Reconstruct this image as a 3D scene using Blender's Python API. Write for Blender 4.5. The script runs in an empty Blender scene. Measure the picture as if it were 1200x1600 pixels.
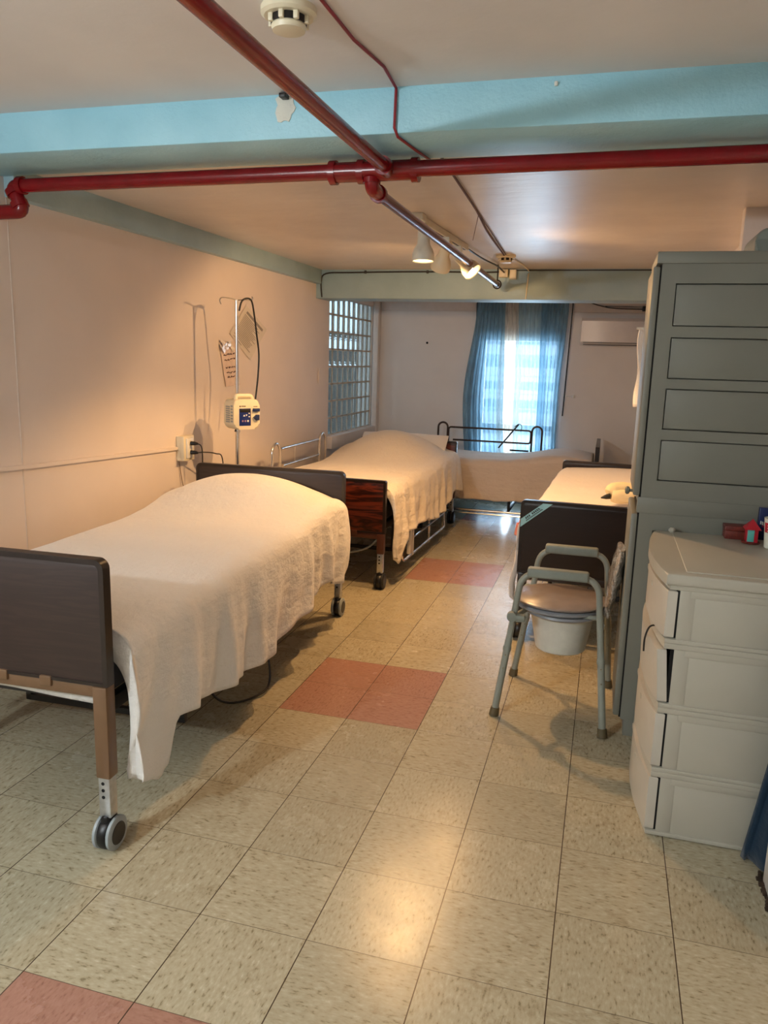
import bpy, bmesh, math, random
from mathutils import Vector, Matrix, noise
random.seed(7)
PI = math.pi
SC = bpy.context.scene
COL = SC.collection

# ------------------------------------------------------------------ camera
cam = bpy.data.cameras.new('camera'); camo = bpy.data.objects.new('camera', cam); COL.objects.link(camo)
R_ = Vector((0.96084895, 0.27559852, 0.0285437)); U_ = Vector((-0.08025282, 0.17822187, 0.98071222)); F_ = Vector((-0.26519573, 0.94460702, -0.19336186))
CP = Vector((1.24347731, -1.33113387, 1.4730663))
m = Matrix.Identity(4)
for i in range(3):
    m[i][0], m[i][1], m[i][2], m[i][3] = R_[i], U_[i], -F_[i], CP[i]
camo.matrix_world = m
cam.sensor_fit = 'VERTICAL'; cam.sensor_height = 36; cam.lens = 36 * 1212.085 / 1600
cam.clip_start = 0.02; cam.clip_end = 200
SC.camera = camo

# ------------------------------------------------------------------ view, world, lights
SC.view_settings.view_transform = 'Standard'; SC.view_settings.look = 'None'
SC.view_settings.gamma = 1; SC.view_settings.use_curve_mapping = False
SC.view_settings.exposure = 0.20
W = bpy.data.worlds.new('sky'); SC.world = W; W.use_nodes = True
W.node_tree.nodes['Background'].inputs[0].default_value = (0.62, 0.80, 1.0, 1)
W.node_tree.nodes['Background'].inputs[1].default_value = 2.3

def light(name, kind, loc, energy, color, **kw):
    l = bpy.data.lights.new(name, kind); l.energy = energy; l.color = color
    o = bpy.data.objects.new(name, l); o.location = loc; COL.objects.link(o)
    for k, v in kw.items(): setattr(l, k, v)
    return o
def aim(o, target):
    o.rotation_euler = (Vector(target) - o.location).to_track_quat('-Z', 'Y').to_euler()

# ceiling bulb of the front part of the room (behind the camera, to the left)
light('front_room_lamp', 'POINT', (-0.85, -1.95, 1.93), 118, (0.88, 0.99, 1.04), shadow_soft_size=0.05)
# daylight coming in by the far window
p = light('window_daylight', 'AREA', (0.34, 7.35, 1.05), 75, (0.66, 0.83, 1.0), shape='RECTANGLE', size=0.9, size_y=1.7)
aim(p, (0.34, 5.0, 0.9))

# ------------------------------------------------------------------ materials
def NT(name):
    mt = bpy.data.materials.new(name); mt.use_nodes = True
    nt = mt.node_tree; b = nt.nodes['Principled BSDF']
    return mt, nt, b
def nd(nt, t, **kw):
    n = nt.nodes.new(t)
    for k, v in kw.items(): setattr(n, k, v)
    return n
def lk(nt, a, b): nt.links.new(a, b)
def srgb(r, g, b):
    f = lambda c: (c / 255 / 12.92) if c / 255 <= 0.04045 else ((c / 255 + 0.055) / 1.055) ** 2.4
    return (f(r), f(g), f(b), 1)
def coords(nt, scale=(1, 1, 1)):
    tc = nd(nt, 'ShaderNodeTexCoord'); mp = nd(nt, 'ShaderNodeMapping')
    mp.inputs['Scale'].default_value = scale
    lk(nt, tc.outputs['Object'], mp.inputs[0]); return mp.outputs[0]
def ntex(nt, vec, scale, detail=4, rough=0.5):
    n = nd(nt, 'ShaderNodeTexNoise'); n.inputs['Scale'].default_value = scale
    n.inputs['Detail'].default_value = detail; n.inputs['Roughness'].default_value = rough
    lk(nt, vec, n.inputs['Vector']); return n.outputs['Fac']
def ramp(nt, fac, stops):
    r = nd(nt, 'ShaderNodeValToRGB'); e = r.color_ramp.elements
    while len(e) < len(stops): e.new(0.5)
    for i, (p_, c) in enumerate(stops): e[i].position = p_; e[i].color = c
    lk(nt, fac, r.inputs[0]); return r.outputs[0]
def mix(nt, fac, a, b, mode='MIX'):
    n = nd(nt, 'ShaderNodeMix', data_type='RGBA', blend_type=mode)
    for i, v in ((0, fac), (6, a), (7, b)):
        if isinstance(v, (int, float)): n.inputs[i].default_value = v
        elif isinstance(v, tuple): n.inputs[i].default_value = v
        else: lk(nt, v, n.inputs[i])
    return n.outputs[2]
def math_(nt, op, a, b=None, c=None):
    n = nd(nt, 'ShaderNodeMath', operation=op)
    for i, v in enumerate((a, b, c)):
        if v is None: continue
        if isinstance(v, (int, float)): n.inputs[i].default_value = v
        else: lk(nt, v, n.inputs[i])
    return n.outputs[0]
def bump(nt, b, h, strength, dist=0.01):
    n = nd(nt, 'ShaderNodeBump'); n.inputs['Strength'].default_value = strength; n.inputs['Distance'].default_value = dist
    lk(nt, h, n.inputs['Height']); lk(nt, n.outputs[0], b.inputs['Normal'])
def simple(name, c, rough=0.5, metal=0.0, vary=0.08, nscale=20, bmp=0.0, bscale=60, bdist=0.003, spec=0.5):
    mt, nt, b = NT(name); v = coords(nt)
    f = ntex(nt, v, nscale)
    d = tuple(x * (1 - vary) for x in c[:3]) + (1,); u = tuple(min(1, x * (1 + vary)) for x in c[:3]) + (1,)
    lk(nt, ramp(nt, f, [(0.3, d), (0.7, u)]), b.inputs['Base Color'])
    b.inputs['Roughness'].default_value = rough; b.inputs['Metallic'].default_value = metal
    b.inputs['Specular IOR Level'].default_value = spec
    if bmp: bump(nt, b, ntex(nt, v, bscale, 6, 0.6), bmp, bdist)
    return mt
M = {}
M['wall'] = simple('cream_wall_paint', srgb(225, 214, 206), 0.62, vary=0.03, nscale=3, bmp=0.12, bscale=9, bdist=0.006)
M['wall_end'] = simple('pinkish_white_wall', srgb(222, 216, 211), 0.6, vary=0.03, nscale=3, bmp=0.1, bscale=14)
M['trimw'] = simple('white_trim_paint', srgb(214, 205, 198), 0.5, vary=0.03)
# ceiling, glossy uneven white paint
mt, nt, b = NT('glossy_white_ceiling'); v = coords(nt)
lk(nt, ramp(nt, ntex(nt, v, 2.5, 5), [(0.3, srgb(203, 194, 188)), (0.7, srgb(220, 212, 205))]), b.inputs['Base Color'])
b.inputs['Roughness'].default_value = 0.33
v2 = coords(nt, (1.0, 3.0, 1)); bump(nt, b, math_(nt, 'ADD', ntex(nt, v2, 5, 5, 0.6), math_(nt, 'MULTIPLY', ntex(nt, v, 60, 2), 0.06)), 0.35, 0.012)
M['ceil'] = mt
# plain ceiling in the front
mt, nt, b = NT('matt_white_ceiling'); v = coords(nt)
lk(nt, ramp(nt, ntex(nt, v, 1.5, 6), [(0.3, srgb(216, 212, 210)), (0.7, srgb(232, 228, 225))]), b.inputs['Base Color'])
b.inputs['Roughness'].default_value = 0.5; bump(nt, b, ntex(nt, v, 7, 5, 0.6), 0.25, 0.01)
M['ceil_front'] = mt
# rough turquoise paint on the beams
mt, nt, b = NT('pale_turquoise_beam_paint'); v = coords(nt)
lk(nt, ramp(nt, ntex(nt, v, 5, 6), [(0.25, srgb(150, 204, 222)), (0.75, srgb(168, 218, 234))]), b.inputs['Base Color'])
b.inputs['Roughness'].default_value = 0.42
bump(nt, b, math_(nt, 'ADD', ntex(nt, v, 70, 5, 0.65), math_(nt, 'MULTIPLY', ntex(nt, v, 9, 3), 1.5)), 0.55, 0.004)
M['beam'] = mt
mt, nt, b = NT('shaded_turquoise_beam_paint'); v = coords(nt)  # same beam paint, greyed so the colour carries the far beam's shade
lk(nt, ramp(nt, ntex(nt, v, 4, 6), [(0.25, srgb(144, 170, 178)), (0.75, srgb(162, 187, 194))]), b.inputs['Base Color'])
b.inputs['Roughness'].default_value = 0.45
bump(nt, b, ntex(nt, v, 45, 6, 0.7), 0.5, 0.004)
M['beam2'] = mt
# red pipe paint
M['red'] = simple('glossy_red_pipe_paint', srgb(122, 8, 16), 0.24, vary=0.15, nscale=14, bmp=0.06, bscale=30)
M['redwire'] = simple('dull_red_wire_paint', srgb(140, 30, 40), 0.5)
# floor
T = 0.3048
mt, nt, b = NT('vinyl_floor_tiles'); tc = nd(nt, 'ShaderNodeTexCoord'); V = tc.outputs['Object']
sp = nd(nt, 'ShaderNodeSeparateXYZ'); lk(nt, V, sp.inputs[0])
tx = math_(nt, 'DIVIDE', sp.outputs[0], T); ty = math_(nt, 'DIVIDE', sp.outputs[1], T)
fx = math_(nt, 'FLOOR', tx); fy = math_(nt, 'FLOOR', ty)
gx = math_(nt, 'ABSOLUTE', math_(nt, 'SUBTRACT', math_(nt, 'FRACT', math_(nt, 'ADD', tx, 0.5)), 0.5))
gy = math_(nt, 'ABSOLUTE', math_(nt, 'SUBTRACT', math_(nt, 'FRACT', math_(nt, 'ADD', ty, 0.5)), 0.5))
lx = math_(nt, 'LESS_THAN', gx, 0.0050); ly = math_(nt, 'LESS_THAN', gy, 0.0034)
line = math_(nt, 'MAXIMUM', lx, math_(nt, 'MULTIPLY', ly, 0.75))
chk = math_(nt, 'ABSOLUTE', math_(nt, 'MODULO', math_(nt, 'ADD', fx, fy), 2.0))
cb = nd(nt, 'ShaderNodeCombineXYZ'); lk(nt, fx, cb.inputs[0]); lk(nt, fy, cb.inputs[1])
wn = nd(nt, 'ShaderNodeTexWhiteNoise', noise_dimensions='3D'); lk(nt, cb.outputs[0], wn.inputs['Vector'])
def streak(sc):
    mp = nd(nt, 'ShaderNodeMapping'); mp.inputs['Scale'].default_value = sc
    ad = nd(nt, 'ShaderNodeVectorMath', operation='ADD'); lk(nt, V, ad.inputs[0])
    ms = nd(nt, 'ShaderNodeVectorMath', operation='SCALE'); lk(nt, wn.outputs['Color'], ms.inputs[0]); ms.inputs['Scale'].default_value = 3.0
    lk(nt, ms.outputs[0], ad.inputs[1]); lk(nt, ad.outputs[0], mp.inputs[0])
    return ntex(nt, mp.outputs[0], 1.0, 3, 0.55)
s1 = streak((45, 120, 1)); s2 = streak((120, 45, 1))
st = mix(nt, chk, s1, s2)
beige = ramp(nt, st, [(0.30, srgb(132, 122, 96)), (0.40, srgb(170, 160, 134)), (0.62, srgb(181, 172, 147)), (0.78, srgb(198, 190, 167))])
pink = ramp(nt, st, [(0.30, srgb(144, 104, 88)), (0.42, srgb(164, 122, 105)), (0.75, srgb(176, 135, 118))])
m1 = math_(nt, 'MULTIPLY', math_(nt, 'GREATER_THAN', tx, 0.0), math_(nt, 'LESS_THAN', tx, 2.0))
m2 = math_(nt, 'LESS_THAN', math_(nt, 'FLOORED_MODULO', math_(nt, 'ADD', ty, 2.0), 7.0), 2.0)
c = mix(nt, math_(nt, 'MULTIPLY', m1, m2), beige, pink)
tv = nd(nt, 'ShaderNodeMapRange'); lk(nt, wn.outputs['Value'], tv.inputs[0]); tv.inputs[3].default_value = 0.90; tv.inputs[4].default_value = 1.04
hs = nd(nt, 'ShaderNodeHueSaturation'); lk(nt, c, hs.inputs['Color']); lk(nt, tv.outputs[0], hs.inputs['Value'])
# small dark scuffs
sm = ntex(nt, V, 9, 6, 0.7); sc_ = ramp(nt, sm, [(0.28, (0.72, 0.68, 0.62, 1)), (0.42, (1, 1, 1, 1))])
c = mix(nt, 1.0, hs.outputs[0], sc_, 'MULTIPLY')
c = mix(nt, line, c, srgb(70, 55, 42))
lk(nt, c, b.inputs['Base Color'])
rg = nd(nt, 'ShaderNodeMapRange'); lk(nt, ntex(nt, V, 3, 6, 0.6), rg.inputs[0]); rg.inputs[3].default_value = 0.16; rg.inputs[4].default_value = 0.36; b.inputs['Specular IOR Level'].default_value = 0.32
lk(nt, rg.outputs[0], b.inputs['Roughness'])
bh = math_(nt, 'SUBTRACT', math_(nt, 'ADD', ntex(nt, V, 5, 3), math_(nt, 'MULTIPLY', ntex(nt, V, 90, 2), 0.05)), math_(nt, 'MULTIPLY', line, 0.25))
bump(nt, b, bh, 0.22, 0.006)
M['floor'] = mt
# wood
def wood(name, c1, c2, scale, rough=0.35, dist=4.0):
    mt, nt, b = NT(name); v = coords(nt, scale)
    n = nd(nt, 'ShaderNodeTexNoise'); n.inputs['Scale'].default_value = 1; n.inputs['Detail'].default_value = 5; n.inputs['Distortion'].default_value = 1.2
    lk(nt, v, n.inputs['Vector'])
    w = math_(nt, 'FRACT', math_(nt, 'MULTIPLY', n.outputs['Fac'], dist))
    lk(nt, ramp(nt, w, [(0.1, c1), (0.5, c2), (0.95, c1)]), b.inputs['Base Color'])
    b.inputs['Roughness'].default_value = rough
    return mt
M['walnut'] = wood('dark_walnut_laminate', srgb(48, 35, 31), srgb(56, 41, 36), (2, 2, 30), 0.42)
M['mahog'] = wood('reddish_rosewood_laminate', srgb(40, 14, 8), srgb(112, 46, 26), (2.2, 2.2, 15), 0.3, 5)
M['espresso'] = wood('espresso_laminate', srgb(28, 16, 13), srgb(34, 20, 16), (2, 2, 25), 0.4)
M['edge'] = simple('dark_brown_edge_band', srgb(38, 28, 24), 0.3)
M['brownmetal'] = simple('brown_enamelled_steel', srgb(108, 80, 55), 0.38, vary=0.06)
M['brownred'] = simple('reddish_brown_steel', srgb(78, 42, 28), 0.4, vary=0.06)
M['darkmetal'] = simple('dark_brown_steel', srgb(34, 30, 28), 0.45)
M['chrome'] = simple('worn_chrome', (0.72, 0.72, 0.72, 1), 0.2, 1.0, vary=0.05)
M['greysteel'] = simple('galvanised_steel', (0.55, 0.57, 0.6, 1), 0.32, 0.9, vary=0.15, nscale=40)
M['bronze'] = simple('bronze_coated_rail', srgb(64, 50, 44), 0.3, 0.6)
M['rubber'] = simple('black_rubber', srgb(24, 25, 27), 0.6)
M['greyplastic'] = simple('light_grey_plastic', srgb(150, 158, 160), 0.45)
M['black'] = simple('black_plastic', srgb(18, 17, 18), 0.4)
M['blackhole'] = simple('black_hole', srgb(6, 5, 5), 0.9)
M['matt'] = simple('mattress_vinyl', srgb(60, 62, 70), 0.6)
# bedspreads
def cloth(name, c, wav=1.0, fine=240, rough=0.9):
    mt, nt, b = NT(name); v = coords(nt)
    lk(nt, ramp(nt, ntex(nt, v, 3, 4), [(0.3, tuple(x * 0.95 for x in c[:3]) + (1,)), (0.7, c)]), b.inputs['Base Color'])
    b.inputs['Roughness'].default_value = rough; b.inputs['Sheen Weight'].default_value = 0.15
    b.inputs['Specular IOR Level'].default_value = 0.15
    mp = coords(nt, (1.0, 0.55, 1.6))
    h = math_(nt, 'ADD', math_(nt, 'MULTIPLY', ntex(nt, mp, 11, 5, 0.55), 1.3 * wav), math_(nt, 'MULTIPLY', ntex(nt, v, fine, 2), 0.10))
    h2 = math_(nt, 'ABSOLUTE', math_(nt, 'SUBTRACT', ntex(nt, coords(nt, (1.6, 1, 1)), 16, 3, 0.5), 0.5))
    h = math_(nt, 'ADD', h, math_(nt, 'MULTIPLY', h2, 0.9 * wav))
    bump(nt, b, h, 0.6, 0.016)
    return mt
M['spread'] = cloth('white_cotton_bedspread', srgb(232, 228, 222))
M['spread2'] = cloth('cream_cotton_bedspread', srgb(232, 222, 208), 1.2)
M['spread3'] = cloth('beige_cotton_bedspread', srgb(222, 208, 196), 0.8)
M['sheet'] = cloth('smooth_white_sheet', srgb(236, 228, 220), 0.35)
M['pillow'] = cloth('white_pillowcase', srgb(238, 234, 230), 0.4)
M['plush'] = cloth('cream_plush_fur', srgb(240, 222, 180), 0.4, 120)
M['redcloth'] = cloth('coral_red_cloth', srgb(200, 120, 108), 0.6)
M['bluecloth'] = cloth('dark_blue_fleece', srgb(26, 46, 64), 0.5)
M['greenplastic'] = simple('sage_grey_cabinet_plastic', srgb(120, 120, 110), 0.5, vary=0.03, nscale=6)
M['drawers'] = simple('off_white_drawer_plastic', srgb(176, 172, 158), 0.38, vary=0.03, nscale=6)
M['drawerfront'] = simple('pearl_white_drawer_front', srgb(190, 184, 171), 0.36, vary=0.02)
M['sagearm'] = simple('grey_green_enamel_tube', srgb(138, 143, 134), 0.34, vary=0.04)
M['padgrey'] = simple('grey_green_arm_pad', srgb(126, 133, 125), 0.5)
M['seatgrey'] = simple('warm_grey_toilet_seat_plastic', srgb(140, 128, 122), 0.3)
M['seatblue'] = simple('cool_grey_seat_plastic', srgb(132, 136, 142), 0.3)
M['bucket'] = simple('white_bucket_plastic', srgb(206, 206, 196), 0.35)
M['rubbertan'] = simple('brown_rubber_tip', srgb(92, 80, 54), 0.6)
M['ivory'] = simple('ivory_plastic', srgb(226, 216, 188), 0.4, vary=0.03)
M['white'] = simple('white_plastic', srgb(226, 224, 216), 0.35, vary=0.02)
M['paper'] = simple('white_paper', srgb(214, 206, 194), 0.7, vary=0.03)
M['ink'] = simple('grey_print_ink', srgb(146, 138, 130), 0.8)
M['inkdark'] = simple('dark_pen_ink', srgb(90, 66, 66), 0.8)
M['tape'] = simple('shiny_clear_tape', srgb(236, 230, 222), 0.12)
M['navy'] = simple('navy_blue_panel', srgb(22, 44, 112), 0.3)
M['bluepl'] = simple('dark_blue_clip_plastic', srgb(30, 48, 92), 0.35)
M['cyan'] = simple('turquoise_sticker', srgb(160, 208, 214), 0.5)
M['teal'] = simple('teal_painted_door', srgb(84, 166, 158), 0.5)
M['redbox'] = wood('red_brown_wooden_box', srgb(96, 36, 28), srgb(118, 46, 34), (30, 4, 30), 0.4)
M['redpaint'] = simple('crimson_painted_wood', srgb(176, 24, 40), 0.45)
M['magenta'] = simple('magenta_print', srgb(150, 34, 84), 0.4)
M['bluepack'] = simple('dark_blue_packaging', srgb(20, 36, 84), 0.35)
M['whitecup'] = simple('white_cup_plastic', srgb(222, 222, 208), 0.35)
M['redlabel'] = simple('red_cup_label', srgb(178, 22, 40), 0.4)
M['mortar'] = simple('pale_grout', srgb(196, 192, 184), 0.7, vary=0.05)
M['outside'] = simple('dark_block_backdrop', srgb(46, 44, 40), 0.8, vary=0.3, nscale=4)  # for the added backdrop that darkens the glass blocks
M['outside_light'] = simple('pale_outside_siding', srgb(150, 166, 178), 0.8, vary=0.05)
M['bars'] = simple('white_window_bars', srgb(176, 190, 198), 0.5)
M['lampgrey'] = simple('white_lamp_enamel', srgb(214, 214, 202), 0.35)
M['dirt'] = simple('dark_floor_dirt', srgb(58, 42, 28), 0.9, vary=0.5, nscale=60, bmp=0.8)
M['spall'] = simple('bare_white_plaster', srgb(214, 214, 204), 0.9, bmp=0.8, bscale=60)
mt, nt, b = NT('warm_lamp_bulb'); b.inputs['Base Color'].default_value = (1, 0.8, 0.5, 1)
b.inputs['Emission Color'].default_value = (1, 0.66, 0.30, 1); b.inputs['Emission Strength'].default_value = 26
M['bulb'] = mt
# clear glass
mt, nt, b = NT('window_glass'); b.inputs['Base Color'].default_value = (1, 1, 1, 1); b.inputs['Roughness'].default_value = 0.02
tr = nd(nt, 'ShaderNodeBsdfTransparent'); gl = nd(nt, 'ShaderNodeBsdfGlossy'); gl.inputs['Roughness'].default_value = 0.05
fr = nd(nt, 'ShaderNodeFresnel'); ms = nd(nt, 'ShaderNodeMixShader')
lk(nt, fr.outputs[0], ms.inputs[0]); lk(nt, tr.outputs[0], ms.inputs[1]); lk(nt, gl.outputs[0], ms.inputs[2])
lk(nt, ms.outputs[0], nt.nodes['Material Output'].inputs[0])
M['glass'] = mt
# ribbed glass block
mt, nt, b = NT('ribbed_glass_block'); v = coords(nt)
b.inputs['Base Color'].default_value = (0.58, 0.64, 0.62, 1); b.inputs['Transmission Weight'].default_value = 0.92
b.inputs['Roughness'].default_value = 0.08; b.inputs['IOR'].default_value = 1.10
wv = nd(nt, 'ShaderNodeTexWave'); wv.bands_direction = 'Z'; wv.inputs['Scale'].default_value = 14; wv.inputs['Distortion'].default_value = 1.5
lk(nt, v, wv.inputs['Vector'])
wv2 = nd(nt, 'ShaderNodeTexWave'); wv2.bands_direction = 'Y'; wv2.inputs['Scale'].default_value = 10; lk(nt, v, wv2.inputs['Vector'])
bump(nt, b, math_(nt, 'ADD', wv.outputs['Fac'], math_(nt, 'MULTIPLY', wv2.outputs['Fac'], 0.8)), 0.25, 0.006)
M['block'] = mt
# sheer curtains: part see-through, part glowing with the light behind them
def sheer(name, c, opa, ty_=0.0):
    mt, nt, b = NT(name); v = coords(nt, (1, 1, 0.12))
    f = ntex(nt, v, 55, 4, 0.6)
    col = ramp(nt, f, [(0.3, tuple(x * 0.75 for x in c[:3]) + (1,)), (0.7, c)])
    d = nd(nt, 'ShaderNodeBsdfDiffuse'); t = nd(nt, 'ShaderNodeBsdfTranslucent'); tp = nd(nt, 'ShaderNodeBsdfTransparent')
    lk(nt, col, d.inputs[0]); lk(nt, col, t.inputs[0]); lk(nt, mix(nt, 0.55, col, (1, 1, 1, 1)), tp.inputs[0])
    a = nd(nt, 'ShaderNodeMixShader'); a.inputs[0].default_value = 0.55; lk(nt, d.outputs[0], a.inputs[1]); lk(nt, t.outputs[0], a.inputs[2])
    e = nd(nt, 'ShaderNodeMixShader'); lk(nt, tp.outputs[0], e.inputs[1]); lk(nt, a.outputs[0], e.inputs[2])
    mr = nd(nt, 'ShaderNodeMapRange'); lk(nt, f, mr.inputs[0]); mr.inputs[1].default_value = 0.3; mr.inputs[2].default_value = 0.7
    mr.inputs[3].default_value = opa - 0.15 * (1 - ty_); mr.inputs[4].default_value = min(1, opa + 0.12 * (1 - ty_))
    lk(nt, mr.outputs[0], e.inputs[0])
    lk(nt, e.outputs[0], nt.nodes['Material Output'].inputs[0]); return mt
M['sheer_blue'] = sheer('blue_sheer_voile', srgb(140, 180, 202), 0.76)
M['sheer_pale'] = sheer('pale_blue_sheer_voile', srgb(178, 214, 230), 0.56, .6)
M['sheer_cream'] = sheer('cream_sheer_voile', srgb(236, 228, 214), 0.66)
# clear wrapping
mt, nt, b = NT('crinkled_clear_wrap'); v = coords(nt)
b.inputs['Base Color'].default_value = srgb(176, 170, 160); b.inputs['Roughness'].default_value = 0.10
b.inputs['Coat Weight'].default_value = 0.8; b.inputs['Coat Roughness'].default_value = 0.08
bump(nt, b, ntex(nt, v, 38, 3, 0.5), 1.0, 0.05)
M['wrap'] = mt

# ------------------------------------------------------------------ geometry helpers
def BM(): return bmesh.new()
def box(bm, lo, hi, bev=0.0, seg=2, mtx=None):
    lo = Vector(lo); hi = Vector(hi)
    r = bmesh.ops.create_cube(bm, size=1)
    vs = r['verts']; s = hi - lo; c_ = (hi + lo) / 2
    for v in vs: v.co = Vector((v.co.x * s.x, v.co.y * s.y, v.co.z * s.z)) + c_
    es = list({e for v in vs for e in v.link_edges})
    out = vs
    if bev > 0:
        rr = bmesh.ops.bevel(bm, geom=es, offset=min(bev, min(s) * 0.49), segments=seg, profile=0.5, affect='EDGES')
        out = list({v for f in rr['faces'] for v in f.verts} | {v for v in vs if v.is_valid})
    if mtx is not None: bmesh.ops.transform(bm, matrix=mtx, verts=[v for v in out if v.is_valid])
    return out
def smooth_path(pts, n=6):
    P = [Vector(p) for p in pts]; out = []
    for i in range(len(P) - 1):
        p0 = P[max(i - 1, 0)]; p1 = P[i]; p2 = P[i + 1]; p3 = P[min(i + 2, len(P) - 1)]
        for k in range(n):
            t = k / n
            out.append(0.5 * ((2 * p1) + (-p0 + p2) * t + (2 * p0 - 5 * p1 + 4 * p2 - p3) * t * t + (-p0 + 3 * p1 - 3 * p2 + p3) * t ** 3))
    out.append(P[-1]); return out
def round_path(pts, r=0.05, n=6):
    P = [Vector(p) for p in pts]; out = [P[0]]
    for i in range(1, len(P) - 1):
        a, b_, c_ = P[i - 1], P[i], P[i + 1]
        u = (a - b_); w = (c_ - b_); rr = min(r, u.length * 0.48, w.length * 0.48)
        s = b_ + u.normalized() * rr; e = b_ + w.normalized() * rr
        for k in range(n + 1):
            t = k / n; out.append((1 - t) ** 2 * s + 2 * t * (1 - t) * b_ + t * t * e)
    out.append(P[-1]); return out
def tube(bm, pts, r, seg=12, caps=True):
    P = [Vector(p) for p in pts]; n = len(P)
    rs = r if isinstance(r, (list, tuple)) else [r] * n
    t0 = (P[1] - P[0]).normalized()
    a = Vector((0, 0, 1)) if abs(t0.z) < 0.9 else Vector((1, 0, 0))
    x = t0.cross(a).normalized(); rings = []
    for i in range(n):
        t = (P[min(i + 1, n - 1)] - P[max(i - 1, 0)]).normalized()
        x = (x - t * x.dot(t)).normalized(); y = t.cross(x)
        rings.append([bm.verts.new(P[i] + rs[i] * (math.cos(2 * PI * k / seg) * x + math.sin(2 * PI * k / seg) * y)) for k in range(seg)])
    for i in range(n - 1):
        for k in range(seg):
            bm.faces.new((rings[i][k], rings[i][(k + 1) % seg], rings[i + 1][(k + 1) % seg], rings[i + 1][k]))
    if caps: bm.faces.new(rings[0][::-1]); bm.faces.new(rings[-1])
def lathe(bm, prof, c_=(0, 0, 0), axis=(0, 0, 1), seg=32, sx=1.0, sy=1.0):
    q = Vector((0, 0, 1)).rotation_difference(Vector(axis).normalized()); C_ = Vector(c_); rings = []
    for (r, h) in prof:
        if r < 1e-6: rings.append([bm.verts.new(C_ + q @ Vector((0, 0, h)))])
        else: rings.append([bm.verts.new(C_ + q @ Vector((r * sx * math.cos(2 * PI * k / seg), r * sy * math.sin(2 * PI * k / seg), h))) for k in range(seg)])
    for i in range(len(rings) - 1):
        A, B = rings[i], rings[i + 1]
        for k in range(seg):
            k2 = (k + 1) % seg
            if len(A) == 1 and len(B) == 1: continue
            if len(A) == 1: bm.faces.new((A[0], B[k], B[k2]))
            elif len(B) == 1: bm.faces.new((A[k], B[0], A[k2]))
            else: bm.faces.new((A[k], B[k], B[k2], A[k2]))
def prism(bm, poly, axis, d0, d1, bev=0.0):
    """poly in the two remaining axes, extruded along axis"""
    def mk(p_, d):
        l = [0, 0, 0]; l[axis] = d; o = [i for i in range(3) if i != axis]; l[o[0]], l[o[1]] = p_; return bm.verts.new(l)
    A = [mk(p_, d0) for p_ in poly]; B = [mk(p_, d1) for p_ in poly]; n = len(poly)
    fs = [bm.faces.new(A[::-1]), bm.faces.new(B)]
    for i in range(n): fs.append(bm.faces.new((A[i], A[(i + 1) % n], B[(i + 1) % n], B[i])))
    if bev:
        es = list({e for e in fs[0].edges} | {e for e in fs[1].edges})
        bmesh.ops.bevel(bm, geom=es, offset=bev, segments=3, profile=0.5, affect='EDGES')
def rrect(x0, x1, z0, z1, r, n=6, corners=(1, 1, 1, 1)):
    out = []
    for (cx, cz, a0, use, px, pz) in ((x1 - r, z0 + r, -90, corners[0], x1, z0), (x1 - r, z1 - r, 0, corners[1], x1, z1), (x0 + r, z1 - r, 90, corners[2], x0, z1), (x0 + r, z0 + r, 180, corners[3], x0, z0)):
        if not use: out.append((px, pz)); continue
        for k in range(n + 1):
            a = math.radians(a0 + 90 * k / n); out.append((cx + r * math.cos(a), cz + r * math.sin(a)))
    return out
def link(name, bm, mat, parent=None, sharp=35, off=None):
    bmesh.ops.recalc_face_normals(bm, faces=bm.faces[:])
    if off is not None: bmesh.ops.translate(bm, verts=bm.verts[:], vec=-Vector(off))
    me = bpy.data.meshes.new(name); bm.to_mesh(me); bm.free()
    for p_ in me.polygons: p_.use_smooth = True
    try: me.set_sharp_from_angle(angle=math.radians(sharp))
    except Exception: pass
    me.materials.append(M[mat] if isinstance(mat, str) else mat)
    o = bpy.data.objects.new(name, me); COL.objects.link(o)
    if parent is not None: o.parent = parent
    return o
def tag(o, label, cat, group=None, kind=None):
    if label: o['label'] = label
    if cat: o['category'] = cat
    if group: o['group'] = group
    if kind: o['kind'] = kind
    return o
def thing(name, label, cat, loc=(0, 0, 0), rz=0, group=None):
    o = bpy.data.objects.new(name, None); COL.objects.link(o); o.location = loc; o.rotation_euler = (0, 0, rz)
    o.empty_display_size = 0.1
    return tag(o, label, cat, group)
def single(name, bm, mat, label, cat, loc, group=None, sharp=35):
    """bm in world coordinates; origin moved to loc"""
    o = link(name, bm, mat, None, sharp, loc); o.location = loc
    return tag(o, label, cat, group)
def wpart(name, bm, mat, th, sharp=35, label=None):
    """part in world coordinates of an unrotated thing"""
    o = link(name, bm, mat, th, sharp, th.location)
    if label: o['label'] = label
    return o
def sub(name, bm, mat, part, origin, sharp=35, label=None):
    o = link(name, bm, mat, part, sharp, origin)
    if label: o['label'] = label
    return o
def struct(name, bm, mat, parent=None):
    o = link(name, bm, mat, parent)
    if parent is None: o['kind'] = 'structure'
    return o

# ------------------------------------------------------------------ the room
XL, XR, YE, YB = -1.22, 1.93, 6.90, -3.6
b_ = BM(); box(b_, (XL - 0.2, YB - 0.2, -0.12), (XR + 0.2, YE + 0.2, 0)); struct('floor', b_, 'floor')
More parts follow.
